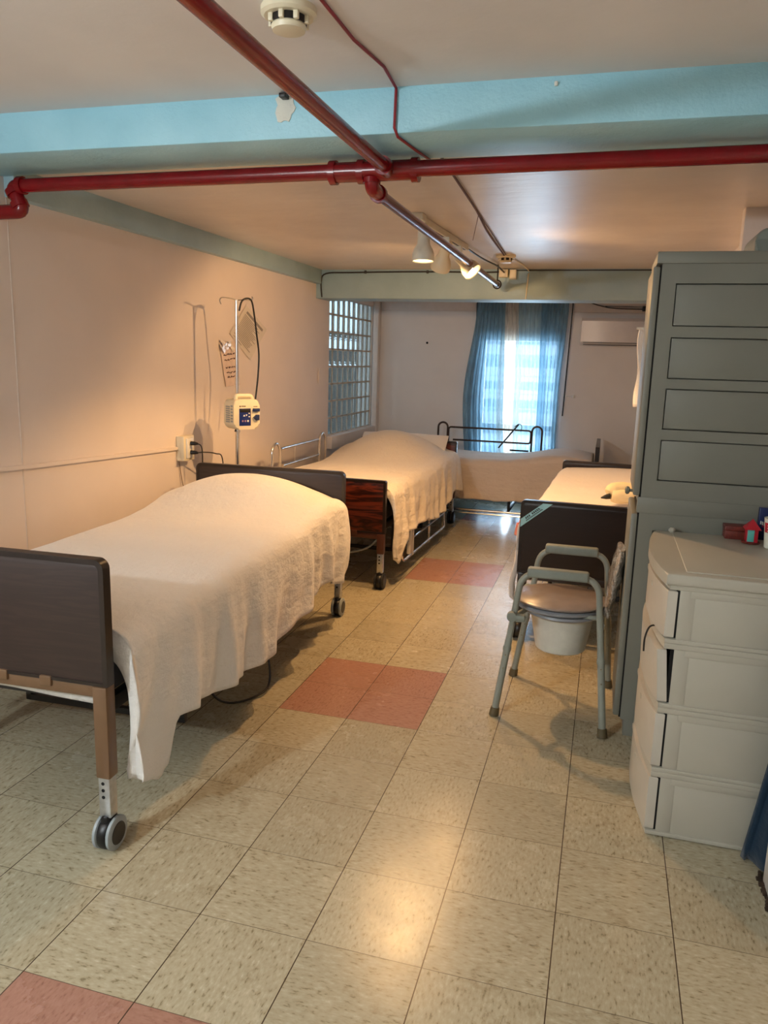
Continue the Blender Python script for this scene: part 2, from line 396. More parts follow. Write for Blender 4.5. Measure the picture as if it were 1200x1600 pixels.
# front (near) ceiling 2.30, far ceiling 2.20
b_ = BM(); box(b_, (XL - 0.2, YB - 0.2, 2.30), (XR + 0.2, 1.30, 2.45)); struct('ceiling_front', b_, 'ceil_front')
b_ = BM(); box(b_, (XL - 0.2, 1.30, 2.20), (XR + 0.2, YE + 0.2, 2.45)); struct('ceiling', b_, 'ceil')
GY0, GY1, GZ0, GZ1 = 5.44, 6.80, 0.76, 2.02
b_ = BM()
box(b_, (XL - 0.2, YB, 0), (XL, GY0, 2.3)); box(b_, (XL - 0.2, GY0, 0), (XL, GY1, GZ0)); box(b_, (XL - 0.2, GY0, GZ1), (XL, GY1, 2.2)); box(b_, (XL - 0.2, GY1, 0), (XL, YE, 2.2))
struct('wall_left', b_, 'wall')
WX0, WX1, WZ0, WZ1 = -0.07, 0.75, 0.12, 1.74
b_ = BM()
box(b_, (XL - 0.2, YE, 0), (WX0, YE + 0.2, 2.2)); box(b_, (WX1, YE, 0), (XR + 0.2, YE + 0.2, 2.2))
box(b_, (WX0, YE, 0), (WX1, YE + 0.2, WZ0)); box(b_, (WX0, YE, WZ1), (WX1, YE + 0.2, 2.2))
struct('wall_end', b_, 'wall_end')
b_ = BM(); box(b_, (XR, YB, 0), (XR + 0.2, YE, 2.3)); struct('wall_right', b_, 'wall')
b_ = BM(); box(b_, (XL - 0.2, YB - 0.2, 0), (XR + 0.2, YB, 2.3)); struct('wall_front', b_, simple('bounce_damping_brown', srgb(70, 60, 52), 0.7))  # unseen wall behind the camera, coloured dark to cut bounced light
# near jamb at the right edge and its grimy skirting
b_ = BM(); box(b_, (1.795, -0.6, 0.0), (XR, 0.94, 2.3), 0.006); struct('wall_jamb', b_, 'trimw')
b_ = BM()
for i in range(26):
    y = 0.62 + i * 0.0135; s = random.uniform(0.003, 0.010)
    box(b_, (1.795 - random.uniform(0.006, 0.02), y, 0.0), (1.796, y + 0.016, s), 0.002)
o = struct('baseboard_right', b_, 'dirt')
# beams
b_ = BM(); box(b_, (XL - 0.1, 1.18, 2.165), (XR + 0.1, 1.50, 2.32), 0.008); struct('trim_1', b_, 'beam')
b_ = BM(); box(b_, (XL - 0.1, 5.10, 1.967), (XR + 0.1, 5.42, 2.25), 0.006); struct('trim_2', b_, 'beam2')
b_ = BM(); box(b_, (XL - 0.02, 1.50, 2.085), (XL + 0.05, 5.10, 2.21), 0.005); struct('trim_3', b_, 'beam2')
# corner post, moulding and sill on the end wall / glass-block wall
b_ = BM(); box(b_, (XL - 0.01, YE - 0.10, 0), (XL + 0.06, YE, 2.2), 0.004); struct('trim_4', b_, 'trimw')
b_ = BM(); box(b_, (XL + 0.06, YE - 0.03, 1.985), (WX0 - 0.06, YE, 2.2), 0.006); box(b_, (WX1 + 0.10, YE - 0.03, 1.985), (XR, YE, 2.2), 0.006); struct('trim_5', b_, 'trimw')
b_ = BM(); box(b_, (XL - 0.02, GY0 - 0.02, 0.64), (XL + 0.05, GY1, 0.755), 0.006); struct('trim_6', b_, 'trimw')
# wall panel seam at the near left
b_ = BM(); box(b_, (XL - 0.002, 1.505, 0.5), (XL + 0.0015, 1.512, 2.16)); struct('trim_8', b_, 'trimw')
# pilaster high on the right wall
b_ = BM(); box(b_, (1.78, 2.72, 1.6), (XR + 0.02, 2.80, 2.21), 0.006); struct('trim_7', b_, 'trimw')

# window_1, the curtained window
w1 = bpy.data.objects.new('window_1', None); COL.objects.link(w1); w1.location = (0.34, YE, WZ0); w1['kind'] = 'structure'
b_ = BM(); f = 0.045
for lo, hi in (((WX0, YE + .04, WZ0), (WX0 + f, YE + .11, WZ1)), ((WX1 - f, YE + .04, WZ0), (WX1, YE + .11, WZ1)), ((WX0, YE + .04, WZ0), (WX1, YE + .11, WZ0 + f)), ((WX0, YE + .04, WZ1 - f), (WX1, YE + .11, WZ1)), ((WX0, YE + .05, 0.78), (WX1, YE + .10, 0.835))):
    box(b_, lo, hi, 0.004)
wpart('window_frame', b_, 'white', w1)
b_ = BM(); box(b_, (WX0 + f, YE + .07, WZ0 + f), (WX1 - f, YE + .076, WZ1 - f)); wpart('window_pane', b_, 'glass', w1)
b_ = BM()
for k in range(5):
    x = WX0 + 0.12 + k * 0.145; tube(b_, [(x, YE + .17, WZ0), (x, YE + .17, WZ1)], 0.006, 8)
for k in range(9):
    z = WZ0 + 0.10 + k * 0.185; box(b_, (WX0, YE + .155, z), (WX1, YE + .185, z + (0.035 if k % 3 == 1 else 0.012)))
wpart('security_bars', b_, 'bars', w1)
# pale slatted fence outside the window
b_ = BM()
for k in range(9):
    z = -0.2 + k * 0.27; box(b_, (-1.6, 8.3, z), (2.2, 8.33, z + (0.10 if k % 2 else 0.15)))
single('slatted_fence', b_, 'outside_light', 'pale horizontal slatted fence outside the curtained window', 'fence', (0.3, 8.3, 0))
# window_2, the glass blocks
w2 = bpy.data.objects.new('window_2', None); COL.objects.link(w2); w2.location = (XL, 6.1, GZ0); w2['kind'] = 'structure'
nr, nc = 8, 9; dh = (GZ1 - GZ0) / nr; dw = (GY1 - GY0) / nc
b_ = BM()
for i in range(nr + 1): z = GZ0 + i * dh; box(b_, (XL - 0.040, GY0, z - 0.008), (XL - 0.018, GY1, z + 0.008))
for j in range(nc + 1): y = GY0 + j * dw; box(b_, (XL - 0.040, y - 0.008, GZ0), (XL - 0.018, y + 0.008, GZ1))
wpart('grout_grid', b_, 'mortar', w2)
proto = None
for i in range(nr):
    for j in range(nc):
        z = GZ0 + (i + .5) * dh; y = GY0 + (j + .5) * dw
        if proto is None:
            b_ = BM(); box(b_, (-0.009, -dw / 2 + .009, -dh / 2 + .009), (0.009, dw / 2 - .009, dh / 2 - .009), 0.004, 2)
            proto = link('glass_block', b_, 'block', w2); o = proto
        else:
            o = proto.copy(); COL.objects.link(o); o.parent = w2
        o.location = (-0.030, y - 6.1, z - GZ0)
# dark slabs added outside to dim the blocks' lower rows and right columns
b_ = BM(); box(b_, (-2.6, 5.2, -0.1), (-2.5, 12.0, 1.62)); box(b_, (-1.68, 7.6, -0.1), (-1.42, 7.7, 2.8))
single('block_backdrop', b_, 'outside', 'added dark slabs behind the glass block window that dim its lower and right blocks', 'wall', (-2.5, 7.6, 0))

# ------------------------------------------------------------------ sprinkler pipe
sp_ = thing('sprinkler_pipe', 'red painted sprinkler pipe run with tee under the near turquoise beam', 'pipe', (0.42, 1.44, 2.12))
b_ = BM(); tube(b_, [(-1.10, 1.46, 2.118), (XR, 1.40, 2.118)], 0.027, 20); wpart('cross_pipe', b_, 'red', sp_)
b_ = BM(); tube(b_, [(0.445, YB, 2.12), (0.445, 1.44, 2.12)], 0.0225, 18); wpart('feed_pipe', b_, 'red', sp_)
b_ = BM()
tube(b_, [(0.24, 1.445, 2.118), (0.54, 1.44, 2.118)], 0.034, 20)
for x in (0.24, 0.345, 0.54): tube(b_, [(x - 0.01, 1.445, 2.118), (x + 0.014, 1.445, 2.118)], 0.041, 20)
tube(b_, [(0.445, 1.37, 2.12), (0.445, 1.44, 2.12)], 0.031, 18)
tube(b_, round_path([(0.385, 1.44, 2.115), (0.385, 1.445, 2.062), (0.385, 1.53, 2.06)], 0.03), 0.026, 18)
tube(b_, [(0.385, 1.515, 2.06), (0.385, 1.54, 2.06)], 0.032, 18)
tube(b_, [(0.385, 1.44, 2.095), (0.385, 1.44, 2.078)], 0.032, 18)
wpart('tee_fitting', b_, 'red', sp_)
b_ = BM(); tube(b_, [(0.385, 1.54, 2.06), (0.365, 4.85, 2.055)], 0.021, 18); wpart('branch_pipe', b_, simple('maroon_pipe_paint', srgb(96, 20, 32), 0.2, 0.25, vary=0.15), sp_)
b_ = BM()
pts = round_path([(-1.09, 1.46, 2.118), (-1.145, 1.462, 2.112), (-1.095, 1.458, 2.020), (-1.24, 1.458, 2.018)], 0.035)
tube(b_, pts, 0.029, 18)
for (q, d) in (((-1.10, 1.46, 2.118), (0.02, 0, 0)), ((-1.135, 1.46, 2.095), (0.010, .0, -.018)), ((-1.112, 1.458, 2.045), (0.008, .0, -.018))):
    tube(b_, [Vector(q) - Vector(d) * .6, Vector(q) + Vector(d) * .6], 0.035, 18)

wpart('elbow_fitting', b_, 'red', sp_)
b_ = BM(); tube(b_, [(0.365, 4.80, 2.2), (0.365, 4.80, 2.075)], 0.005, 8)
tube(b_, [(0.365 + 0.03 * math.sin(a), 4.80, 2.055 + 0.03 * math.cos(a)) for a in [i * PI / 12 for i in range(25)]], 0.005, 8)
wpart('pipe_hanger', b_, 'darkmetal', sp_)

# ------------------------------------------------------------------ smoke detectors
def detector(loc, label, s=1.0):
    t = thing('smoke_detector', label, 'smoke detector', loc)
    x, y, z = loc
    b_ = BM(); lathe(b_, [(0, 0), (.068 * s, 0), (.068 * s, -.014), (.060 * s, -.020), (0, -.020)], loc); base = wpart('mounting_base', b_, 'ivory', t)
    b_ = BM(); lathe(b_, [(0, -.018), (.044 * s, -.018), (.044 * s, -.036), (0, -.036)], loc, seg=24); wpart('sensor_chamber', b_, 'black', t)
    b_ = BM(); lathe(b_, [(0, -.034), (.040 * s, -.034), (.043 * s, -.040), (.040 * s, -.050), (.020 * s, -.054), (0, -.054)], loc)
    for k in range(8):
        a = k * PI / 4; c_ = Vector((x + .046 * s * math.cos(a), y + .046 * s * math.sin(a), z - .027))
        box(b_, c_ - Vector((.006, .006, .010)), c_ + Vector((.006, .006, .010)), .002)
    wpart('cover_cap', b_, 'ivory', t)
detector((0.425, 0.60, 2.30), 'round ivory smoke detector on the front ceiling above the red feed pipe')
detector((0.49, 4.28, 2.20), 'round ivory smoke detector on the far ceiling beside the pipe end')
# wires
b_ = BM(); tube(b_, [(0.50, -1.2, 2.295), (0.523, 0.57, 2.296), (0.525, 0.8, 2.296), (0.55, 1.0, 2.296), (0.54, 1.172, 2.294), (0.538, 1.172, 2.18), (0.545, 1.19, 2.158), (0.56, 1.35, 2.16), (0.585, 1.51, 2.158)], 0.0045, 8)
single('ceiling_cable', b_, 'redwire', 'thin red painted cable clipped along the front ceiling and beam', 'cable', (0.54, 1.17, 2.29))
b_ = BM(); tube(b_, smooth_path([(0.60, 1.52, 2.193), (0.585, 2.0, 2.190), (0.56, 2.6, 2.192), (0.52, 3.2, 2.192), (0.50, 3.8, 2.19), (0.49, 4.18, 2.188)], 4), 0.005, 8)
tube(b_, [(0.575, 2.2, 2.193), (0.535, 3.3, 2.193), (0.50, 4.2, 2.193)], 0.003, 6)
tube(b_, [(0.545, 2.75, 2.193), (0.47, 3.05, 2.12)], 0.0018, 6)
single('detector_cable', b_, 'inkdark', 'loose brownish cable running along the far ceiling to the smoke detector', 'cable', (0.5, 4.1, 2.19))
b_ = BM(); tube(b_, smooth_path([(0.52, 4.33, 2.19), (0.55, 4.7, 2.192), (0.565, 5.09, 2.188), (0.565, 5.092, 2.15), (0.56, 5.092, 2.05), (0.555, 5.092, 1.97)], 5), 0.005, 8)
single('beam_drop_cable', b_, 'ivory', 'pale cable dropping down the face of the far beam above the curtains', 'cable', (0.56, 5.09, 2.1))
b_ = BM(); tube(b_, smooth_path([(-1.165, 5.092, 1.975), (-1.172, 5.09, 2.10), (-1.13, 5.09, 2.168), (-0.9, 5.09, 2.176), (-0.3, 5.09, 2.182), (0.2, 5.09, 2.176), (0.36, 5.09, 2.18)], 5), 0.006, 8)
for x in (-0.78, -0.25): box(b_, (x - .008, 5.08, 2.168), (x + .008, 5.10, 2.192), .002)
tube(b_, [(0.47, 5.09, 2.19), (1.9, 5.09, 2.19)], 0.004, 8)
single('beam_cable', b_, 'darkmetal', 'dark cable clipped along the top edge of the far beam', 'cable', (-0.3, 5.09, 2.18))
t = thing('junction_box', 'pair of beige junction boxes on the far beam behind the pipe end', 'junction box', (0.42, 5.06, 2.15))
b_ = BM(); box(b_, (0.34, 5.04, 2.135), (0.41, 5.10, 2.195), .004); wpart('box_body', b_, 'ivory', t)
b_ = BM(); box(b_, (0.425, 5.03, 2.12), (0.475, 5.10, 2.19), .004); wpart('box_body', b_, 'ivory', t)

# ------------------------------------------------------------------ track light
tl = thing('track_light', 'ceiling track with three white bell shaped spot heads beside the red pipe', 'track light', (0.27, 3.2, 2.2))
b_ = BM(); P0 = Vector((0.245, 2.74, 2.182)); P1 = Vector((0.30, 3.78, 2.182))
dx = (P1 - P0).normalized(); sx = Vector((dx.y, -dx.x, 0)) * 0.018
def bar(bm, a, b2, side, h):
    vs = [bm.verts.new(p_ + s * side + Vector((0, 0, z))) for p_ in (a, b2) for s in (-1, 1) for z in (-h, h)]
    for q in ((0, 1, 3, 2), (4, 6, 7, 5), (0, 4, 5, 1), (2, 3, 7, 6), (0, 2, 6, 4), (1, 5, 7, 3)): bm.faces.new([vs[i] for i in q])
bar(b_, P0, P1, sx, 0.016); trk = wpart('track', b_, 'lampgrey', tl)
b_ = BM(); bar(b_, P0 + Vector((0, .04, -.0165)), P1 - Vector((0, .03, .0165)), sx * 0.3, 0.0008); sub('track_slot', b_, 'black', trk, tl.location)
b_ = BM(); box(b_, (0.21, 2.66, 2.165), (0.28, 2.75, 2.20), .004); wpart('track_end_box', b_, 'lampgrey', tl)
b_ = BM(); tube(b_, smooth_path([(0.30, 3.80, 2.185), (0.33, 4.2, 2.175), (0.37, 4.7, 2.18), (0.38, 5.04, 2.17)], 5), 0.006, 8); wpart('feed_wire', b_, 'darkmetal', tl)
def head(pos, aimdir, matn, lamp_e, spot=1.9, lcol=(1.0, 0.57, 0.24)):
    pos = Vector(pos); d = Vector(aimdir).normalized()
    b_ = BM(); tube(b_, [(pos.x, pos.y, 2.17), (pos.x, pos.y, pos.z)], 0.011, 12); box(b_, (pos.x - .022, pos.y - .03, 2.13), (pos.x + .022, pos.y + .03, 2.168), .004)
    wpart('head_stem', b_, 'lampgrey', tl)
    prof = [(r_ * .95, h_ * .86) for r_, h_ in [(0, -.03), (.026, -.03), (.033, -.022), (.034, .05), (.036, .075), (.052, .105), (.060, .13), (.062, .165), (.059, .175), (.054, .170), (.050, .12), (.03, .06), (0, .06)]]
    b_ = BM(); lathe(b_, prof, pos, d, 28); hd = wpart('lamp_head', b_, matn, tl)
    b_ = BM(); lathe(b_, [(0, .084), (.024, .086), (.034, .098), (.036, .112), (.024, .121), (0, .124)], pos, d, 24); sub('bulb', b_, 'bulb', hd, tl.location)
    if lamp_e:
        L = light('track_lamp', 'SPOT', pos + d * 0.150, lamp_e, lcol, spot_size=spot, spot_blend=0.3, shadow_soft_size=0.018)
        aim(L, pos + d * 2)
head((0.255, 2.80, 2.130), (0.02, -0.05, -1), 'lampgrey', 74, 2.4)
head((0.283, 3.25, 2.125), (-0.30, 0.42, -0.80), 'ivory', 36, 2.9)  # ivory instead of white enamel: warm light put into this head's colour
head((0.285, 3.60, 2.110), (0.70, -0.20, -0.66), 'lampgrey', 26, 2.5)

# ------------------------------------------------------------------ beds
def panel(bm, w, z0, z1, y0, y1, r=0.03):
    prism(bm, rrect(-w / 2, w / 2, z0, z1, r, 5, (0, 1, 1, 0)), 1, y0, y1, 0.004)
def caster(bed, x, y, steelmat, ringmat='greyplastic', wheel=0.052, ztop=0.13):
    b_ = BM(); tube(b_, [(x, y, wheel), (x, y, ztop)], 0.010, 10)
    box(b_, (x - .012, y - .03, wheel + .012), (x + .012, y + .03, wheel + .062), .008)
    lathe(b_, [(0, -.014), (wheel - .004, -.014), (wheel - .001, -.008), (wheel - .001, .008), (wheel - .004, .014), (0, .014)], (x, y, wheel), (1, 0, 0), 28)
    for s in (-1, 1): lathe(b_, [(0, -.001), (wheel - .017, -.001), (wheel - .019, .001), (0, .001)], (x + s * .0315, y, wheel), (1, 0, 0), 24)
    c_ = link('caster', b_, 'black', bed)
    for s in (-1, 1):
        b_ = BM(); lathe(b_, [(0, -.008), (wheel - .006, -.008), (wheel, -.004), (wheel, .004), (wheel - .006, .008), (0, .008)], (x + s * .0225, y, wheel), (1, 0, 0), 28)
        wh = link('wheel', b_, ringmat, c_)
def make_bed(name, label, loc, rz, L, w, foot, headb, wood_, metal, post, deck, far_detail=True, leg_lo='greysteel', board_r=0.03):
    """foot, headb = (z bottom, z top); y runs from foot (0) to head (L)"""
    bed = thing(name, label, 'bed', loc, rz)
    for nm, (z0, z1), y0 in (('footboard', foot, 0.0), ('headboard', headb, L)):
        y1 = y0 + 0.028 if nm == 'footboard' else y0 + 0.028
        b_ = BM(); panel(b_, w - 0.012, z0 + 0.006, z1 - 0.006, y0, y1, board_r); pb = link(nm, b_, wood_, bed)
        # dark edge band around the board
        b_ = BM(); n = 8; r = board_r
        out = rrect(-w / 2, w / 2, z0, z1, r, 6, (0, 1, 1, 0)); inn = rrect(-w / 2 + .016, w / 2 - .016, z0 + .010, z1 - .016, max(r - .014, .004), 6, (0, 1, 1, 0))
        ya, yb = y0 - .003, y1 + .003
        A = [[b_.verts.new((q[0], yy, q[1])) for q in ring] for ring, yy in ((out, ya), (out, yb), (inn, yb), (inn, ya))]
        m_ = len(out)
        for i in range(m_):
            j = (i + 1) % m_
            for a in range(4):
                b2 = (a + 1) % 4; b_.faces.new((A[a][i], A[a][j], A[b2][j], A[b2][i]))
        link('edge_band', b_, 'edge', pb)
        # steel angle under the board with two clips
        b_ = BM(); ry = y0 + .002
        box(b_, (-w / 2 + .01, ry, z0 - .038), (w / 2 - .01, ry + .030, z0 - .001), .004)
        rl = link('end_rail', b_, metal, bed)
        for cx in (-.31, .25, .10, -.10):
            b_ = BM(); box(b_, (cx - .020, y0 - .007, z0 - .020), (cx + .020, y0 + .012, z0 + .012), .005); link('clip', b_, metal, rl)
        for s in (-1, 1):
            lx_ = s * (w / 2 - .028); ly_ = y0 + .018 if nm == 'footboard' else y0 + .012
            b_ = BM(); box(b_, (lx_ - .023, ly_ - .023, 0.235), (lx_ + .023, ly_ + .023, z0 - .002), .005); lg = link('leg', b_, metal, bed)
            b_ = BM(); box(b_, (lx_ - .019, ly_ - .019, 0.108), (lx_ + .019, ly_ + .019, 0.25), .003); lo_ = link('leg_extension', b_, leg_lo, lg)
            if far_detail:
                for k in range(3):
                    b_ = BM(); lathe(b_, [(0, 0), (.0055, 0), (.0055, .0015), (0, .0015)], (lx_ - .003, ly_ - .0185, .218 - .022 * k), (0, -1, 0), 12); link('bolt_hole', b_, 'blackhole', lg)
            caster(bed, lx_, ly_, metal, 'greyplastic' if wood_ == 'walnut' else 'rubber')
    # frame
    b_ = BM()
    for s in (-1, 1):
        box(b_, (s * (w / 2 - .055) - .016, .03, deck - .09), (s * (w / 2 - .055) + .016, L - .0, deck - .045), .003)
    for k in range(6):
        y = .12 + k * (L - .24) / 5; box(b_, (-w / 2 + .06, y - .012, deck - .085), (w / 2 - .06, y + .012, deck - .06), .002)
    link('frame', b_, 'darkmetal', bed)
    b_ = BM()
    for y in (L * .28, L * .66):
        for s in (-1, 1):
            box(b_, (s * (w / 2 - .12) - .012, y - .012, .10), (s * (w / 2 - .12) + .012, y + .012, deck - .08), .002)
        box(b_, (-w / 2 + .11, y - .012, .10), (w / 2 - .11, y + .012, .125), .002)
    box(b_, (-.10, L * .35, deck - .20), (.10, L * .62, deck - .10), .01)
    link('lift_mechanism', b_, 'darkmetal', bed)
    b_ = BM(); box(b_, (-w / 2 + .045, .05, deck - .04), (w / 2 - .045, L - .03, deck + .09), .03, 3); link('mattress', b_, 'matt', bed)
    return bed

def bedspread(label, mat, loc, rz, L, w, top, aL, aR, bF, bH=0.03, group='bedspreads', y0=0.05, fold=0.018, seedv=0.0, bul=0.03, r=0.07, ext=0.0, freq=1.0, amp_top=0.006, pwr=1.0):
    """top(x,y); aL/aR(y) = overhang lengths; bF = overhang at the foot"""
    b_ = BM(); hw = w / 2; nx = 46; ns = 30; ny = 130; nf = 18
    us = [('L', 1 - k / ns) for k in range(ns)] + [('T', k / nx) for k in range(nx + 1)] + [('R', (k + 1) / ns) for k in range(ns)]
    vs_ = [('F', 1 - k / nf) for k in range(nf)] + [('T', k / ny) for k in range(ny + 1)] + [('H', (k + 1) / 3) for k in range(3)]
    grid = []
    ys, ye = y0, L - 0.02
    def arc(a):   # arc-length a past the edge -> (outward, down)
        if a < r * PI / 2: return r * math.sin(a / r), r * (1 - math.cos(a / r))
        return r, r + (a - r * PI / 2)
    for (vk, vt) in vs_:
        row = []
        for (uk, ut) in us:
            ybase = ys + (ye - ys) * vt if vk == 'T' else (ys if vk == 'F' else ye)
            b = (vt * (bF + .04)) if vk == 'F' else (vt * bH if vk == 'H' else 0.0)
            a = 0.0; sx_ = 1
            if uk == 'T': x = -hw + r + (w - 2 * r) * ut
            else:
                sx_ = -1 if uk == 'L' else 1; x = sx_ * (hw - r)
                ln = (aL if uk == 'L' else aR)(ybase); a = ut * ln
            z = top(x / hw, ybase)
            if vk != 'F': hyp = a; out, dn = arc(a); px = x + sx_ * out if uk != 'T' else x; py = ybase; pz = z - dn - (b if vk == 'H' else 0)
            elif uk == 'T':
                out, dn = arc(b * 1.0); px = x; py = ybase + .02 - out * .35; pz = z - dn
            else:
                hyp = math.hypot(a, b * .45); out, dn = arc(hyp); th_ = math.atan2(b, a + 1e-6)
                px = x + sx_ * out * (math.cos(th_) ** .6 if th_ < 1.57 else 0) + 0; py = ybase + .02 * math.sin(th_) - out * .35 * math.sin(th_); pz = z - dn
            n1 = noise.noise(Vector((px * 2.2 + seedv, ybase * 2.6, seedv)))
            n2 = noise.noise(Vector((px * 6 + seedv, ybase * 5, seedv + 4)))
            if uk == 'T':
                pz += amp_top * (n1 + .5 * n2)
            else:
                s = min(1, a / 0.45)
                ph = ybase * 17 * freq + (a + b * 3) * 5.0 + 3.2 * noise.noise(Vector((ybase * 1.7, seedv, a * 1.2)))
                wv_ = math.sin(ph) + 0.5 * math.sin(ph * 2.3 + 1.7)
                nn = noise.noise(Vector((ybase * 4, a * 7, seedv + 9)))
                d = bul * math.sin(min(1, a / .3) * PI / 2) + fold * s ** 1.3 * wv_ + .012 * s * nn
                px += sx_ * (d + ext * s); pz += .006 * s * wv_
                if vk == 'F': py += .010 * math.sin(ph * 1.3) * s - .0 * s
            row.append(b_.verts.new((px, py, pz)))
        grid.append(row)
    for i in range(len(grid) - 1):
        for j in range(len(grid[0]) - 1):
            b_.faces.new((grid[i][j], grid[i][j + 1], grid[i + 1][j + 1], grid[i + 1][j]))
    o = link('bedspread', b_, mat, None, 180); o.location = loc; o.rotation_euler = (0, 0, rz)
    md = o.modifiers.new('thickness', 'SOLIDIFY'); md.thickness = 0.004; md.offset = -1
    tag(o, label, 'bedspread', group); return o
def interp(tab):
    def f_(y):
        if y <= tab[0][0]: return tab[0][1]
        for (a, va), (b2, vb) in zip(tab, tab[1:]):
            if y <= b2:
                t = (y - a) / (b2 - a); t = t * t * (3 - 2 * t); return va + (vb - va) * t
        return tab[-1][1]
    return f_
def hump(y, c_, s): return math.exp(-((y - c_) / s) ** 2)

# bed 1, nearest on the left
B1 = (-0.523, 0.45, 0); R1 = math.radians(1.8)
make_bed('hospital_bed', 'dark brown hospital bed nearest the camera with brown steel legs, at the left wall', B1, R1, 2.29, 0.912, (0.525, 0.902), (0.46, 0.845), 'walnut', 'brownmetal', None, 0.50)
def top1(u, y):
    z = 0.688 + .010 * max(0, (y - .6) / 1.6) * (1 - abs(u))
    z += 0.142 * hump(y, 2.02, .30) * (1 - .88 * abs(u + .05) ** 2.5)
    return z - .022 * u * u
a1R = interp([(0.07, .50), (.14, .55), (.20, .575), (.24, .55), (.31, .41), (.45, .43), (.73, .475), (1.08, .50), (1.5, .45), (1.85, .42), (2.10, .50), (2.26, .40)])
bedspread('white crinkled bedspread hanging low over the nearest bed at the left', 'spread', B1, R1, 2.29, 0.93, top1, lambda y: .30, a1R, 0.245, y0=.075, seedv=2.1, fold=.022, bul=.035)
# bed 2, behind it
B2 = (-0.517, 3.35, 0); R2 = math.radians(-0.6)
bd2 = make_bed('hospital_bed', 'reddish rosewood hospital bed behind the nearest bed, along the left wall', B2, R2, 2.27, 0.912, (0.370, 0.714), (0.42, 0.757), 'mahog', 'brownred', None, 0.46, board_r=0.012)
def top2(u, y):
    z = 0.680 + 0.195 * hump(y, 1.82, .42) * (1 - .92 * min(1, abs(u + .08)) ** 2.0) + .012 * math.sin(y * 3)
    return z - .03 * u * u
a2R = interp([(0, .46), (.16, .56), (.24, .42), (.40, .40), (.8, .40), (1.2, .44), (1.6, .45), (1.9, .36), (2.2, .40)])
bedspread('cream bedspread over the bed with reddish wooden boards', 'spread2', B2, R2, 2.27, 0.93, top2, lambda y: .22, a2R, 0.13, y0=.075, seedv=7.7, fold=.022, bul=.03, ext=.03, freq=1.2)
b_ = BM()
def pillow(bm, c_, sx, sy, sz, rot=None, nu=26, nv=26):
    c_ = Vector(c_); vs0 = []
    for s in (1, -1):
        g = []
        for i in range(nu + 1):
            rr = []
            for j in range(nv + 1):
                u = -1 + 2 * i / nu; v = -1 + 2 * j / nv
                k = ((1 - abs(u) ** 2.6) * (1 - abs(v) ** 2.6)) ** .5 if abs(u) < 1 and abs(v) < 1 else 0
                pinch = 1 - .07 * (u * u) * (1 - v * v) - .0
                p_ = Vector((u * sx * (1 - .06 * (1 - u * u) * 0 - .07 * (1 - abs(u)) * (abs(v) ** 3)), v * sy * (1 - .08 * (1 - v * v) * abs(u) ** 3), s * sz * k))
                if rot: p_ = rot @ p_
                rr.append(bm.verts.new(c_ + p_))
            g.append(rr)
        for i in range(nu):
            for j in range(nv): bm.faces.new((g[i][j], g[i][j + 1], g[i + 1][j + 1], g[i + 1][j]) if s > 0 else (g[i][j], g[i + 1][j], g[i + 1][j + 1], g[i][j + 1]))
    bmesh.ops.remove_doubles(bm, verts=bm.verts[:], dist=.0004)
pillow(b_, (-0.505, 5.43, 0.705), .40, .17, .050, Matrix.Rotation(math.radians(38), 3, 'X'))
single('pillow', b_, 'pillow', 'white pillow with its corners peeking out at the head of the rosewood bed', 'pillow', (-0.46, 5.43, 0.68))
# raised chrome rail on the wall side of bed 2
def rail(name, label, x, ya, yb, zt, mat, axis='y', plane=None, hoopw=.045, z0=.45, yy=None):
    rl = thing(name, label, 'bed rail', (x, (ya + yb) / 2, 0) if axis == 'y' else ((ya + yb) / 2, x, 0))
    def P(u, z): return (x, u, z) if axis == 'y' else (u, x, z)
    for c_ in (ya, yb):
        b_ = BM(); r = hoopw
        pts = [P(c_ - r, z0)] + [P(c_ - r * math.cos(a), zt - r + r * math.sin(a)) for a in [i * PI / 10 for i in range(11)]] + [P(c_ + r, z0)]
        tube(b_, pts, .0105, 12); wpart('rail_post', b_, mat, rl)
    b_ = BM(); g0, g1 = ya + hoopw, yb - hoopw
    tube(b_, round_path([P(g0 + .01, zt - .22), P(g0 + .01, zt - .045), P(g1 - .01, zt - .045), P(g1 - .01, zt - .175), P(g0 + .06, zt - .175)], .03), .0095, 12)
    tube(b_, [P((g0 * .65 + g1 * .35), zt - .05), P((g0 * .65 + g1 * .35), zt - .175)], .002, 6)
    wpart('rail_bars', b_, mat, rl); return rl
rail('bed_rail', 'chrome side rail standing up on the wall side of the rosewood bed', -1.035, 3.84, 4.80, .85, 'chrome', hoopw=.07)
# lowered rail on the aisle side of bed 2
rl = thing('bed_rail', 'lowered chrome side rail hanging under the cream bedspread on the aisle side', 'bed rail', (-0.03, 4.4, 0))
b_ = BM()
tube(b_, round_path([(-0.045, 3.66, .40), (-0.02, 3.66, .115), (-0.02, 5.10, .075), (-0.045, 5.12, .40)], .06), .0095, 12)
tube(b_, [(-0.03, 3.70, .22), (-0.03, 5.08, .19)], .008, 10); wpart('rail_frame', b_, 'chrome', rl)
b_ = BM(); box(b_, (-0.04, 3.86, .12), (-0.012, 3.90, .30), .004); box(b_, (-0.038, 3.93, .10), (-0.010, 3.955, .28), .004); wpart('strap', b_, 'white', rl, label='white fabric strap')
b_ = BM()
for y in (4.62, 5.16):
    tube(b_, [(-0.05, y, .04), (-0.05, y, .42)], .011, 10)
wpart('rail_upright', b_, 'chrome', rl)
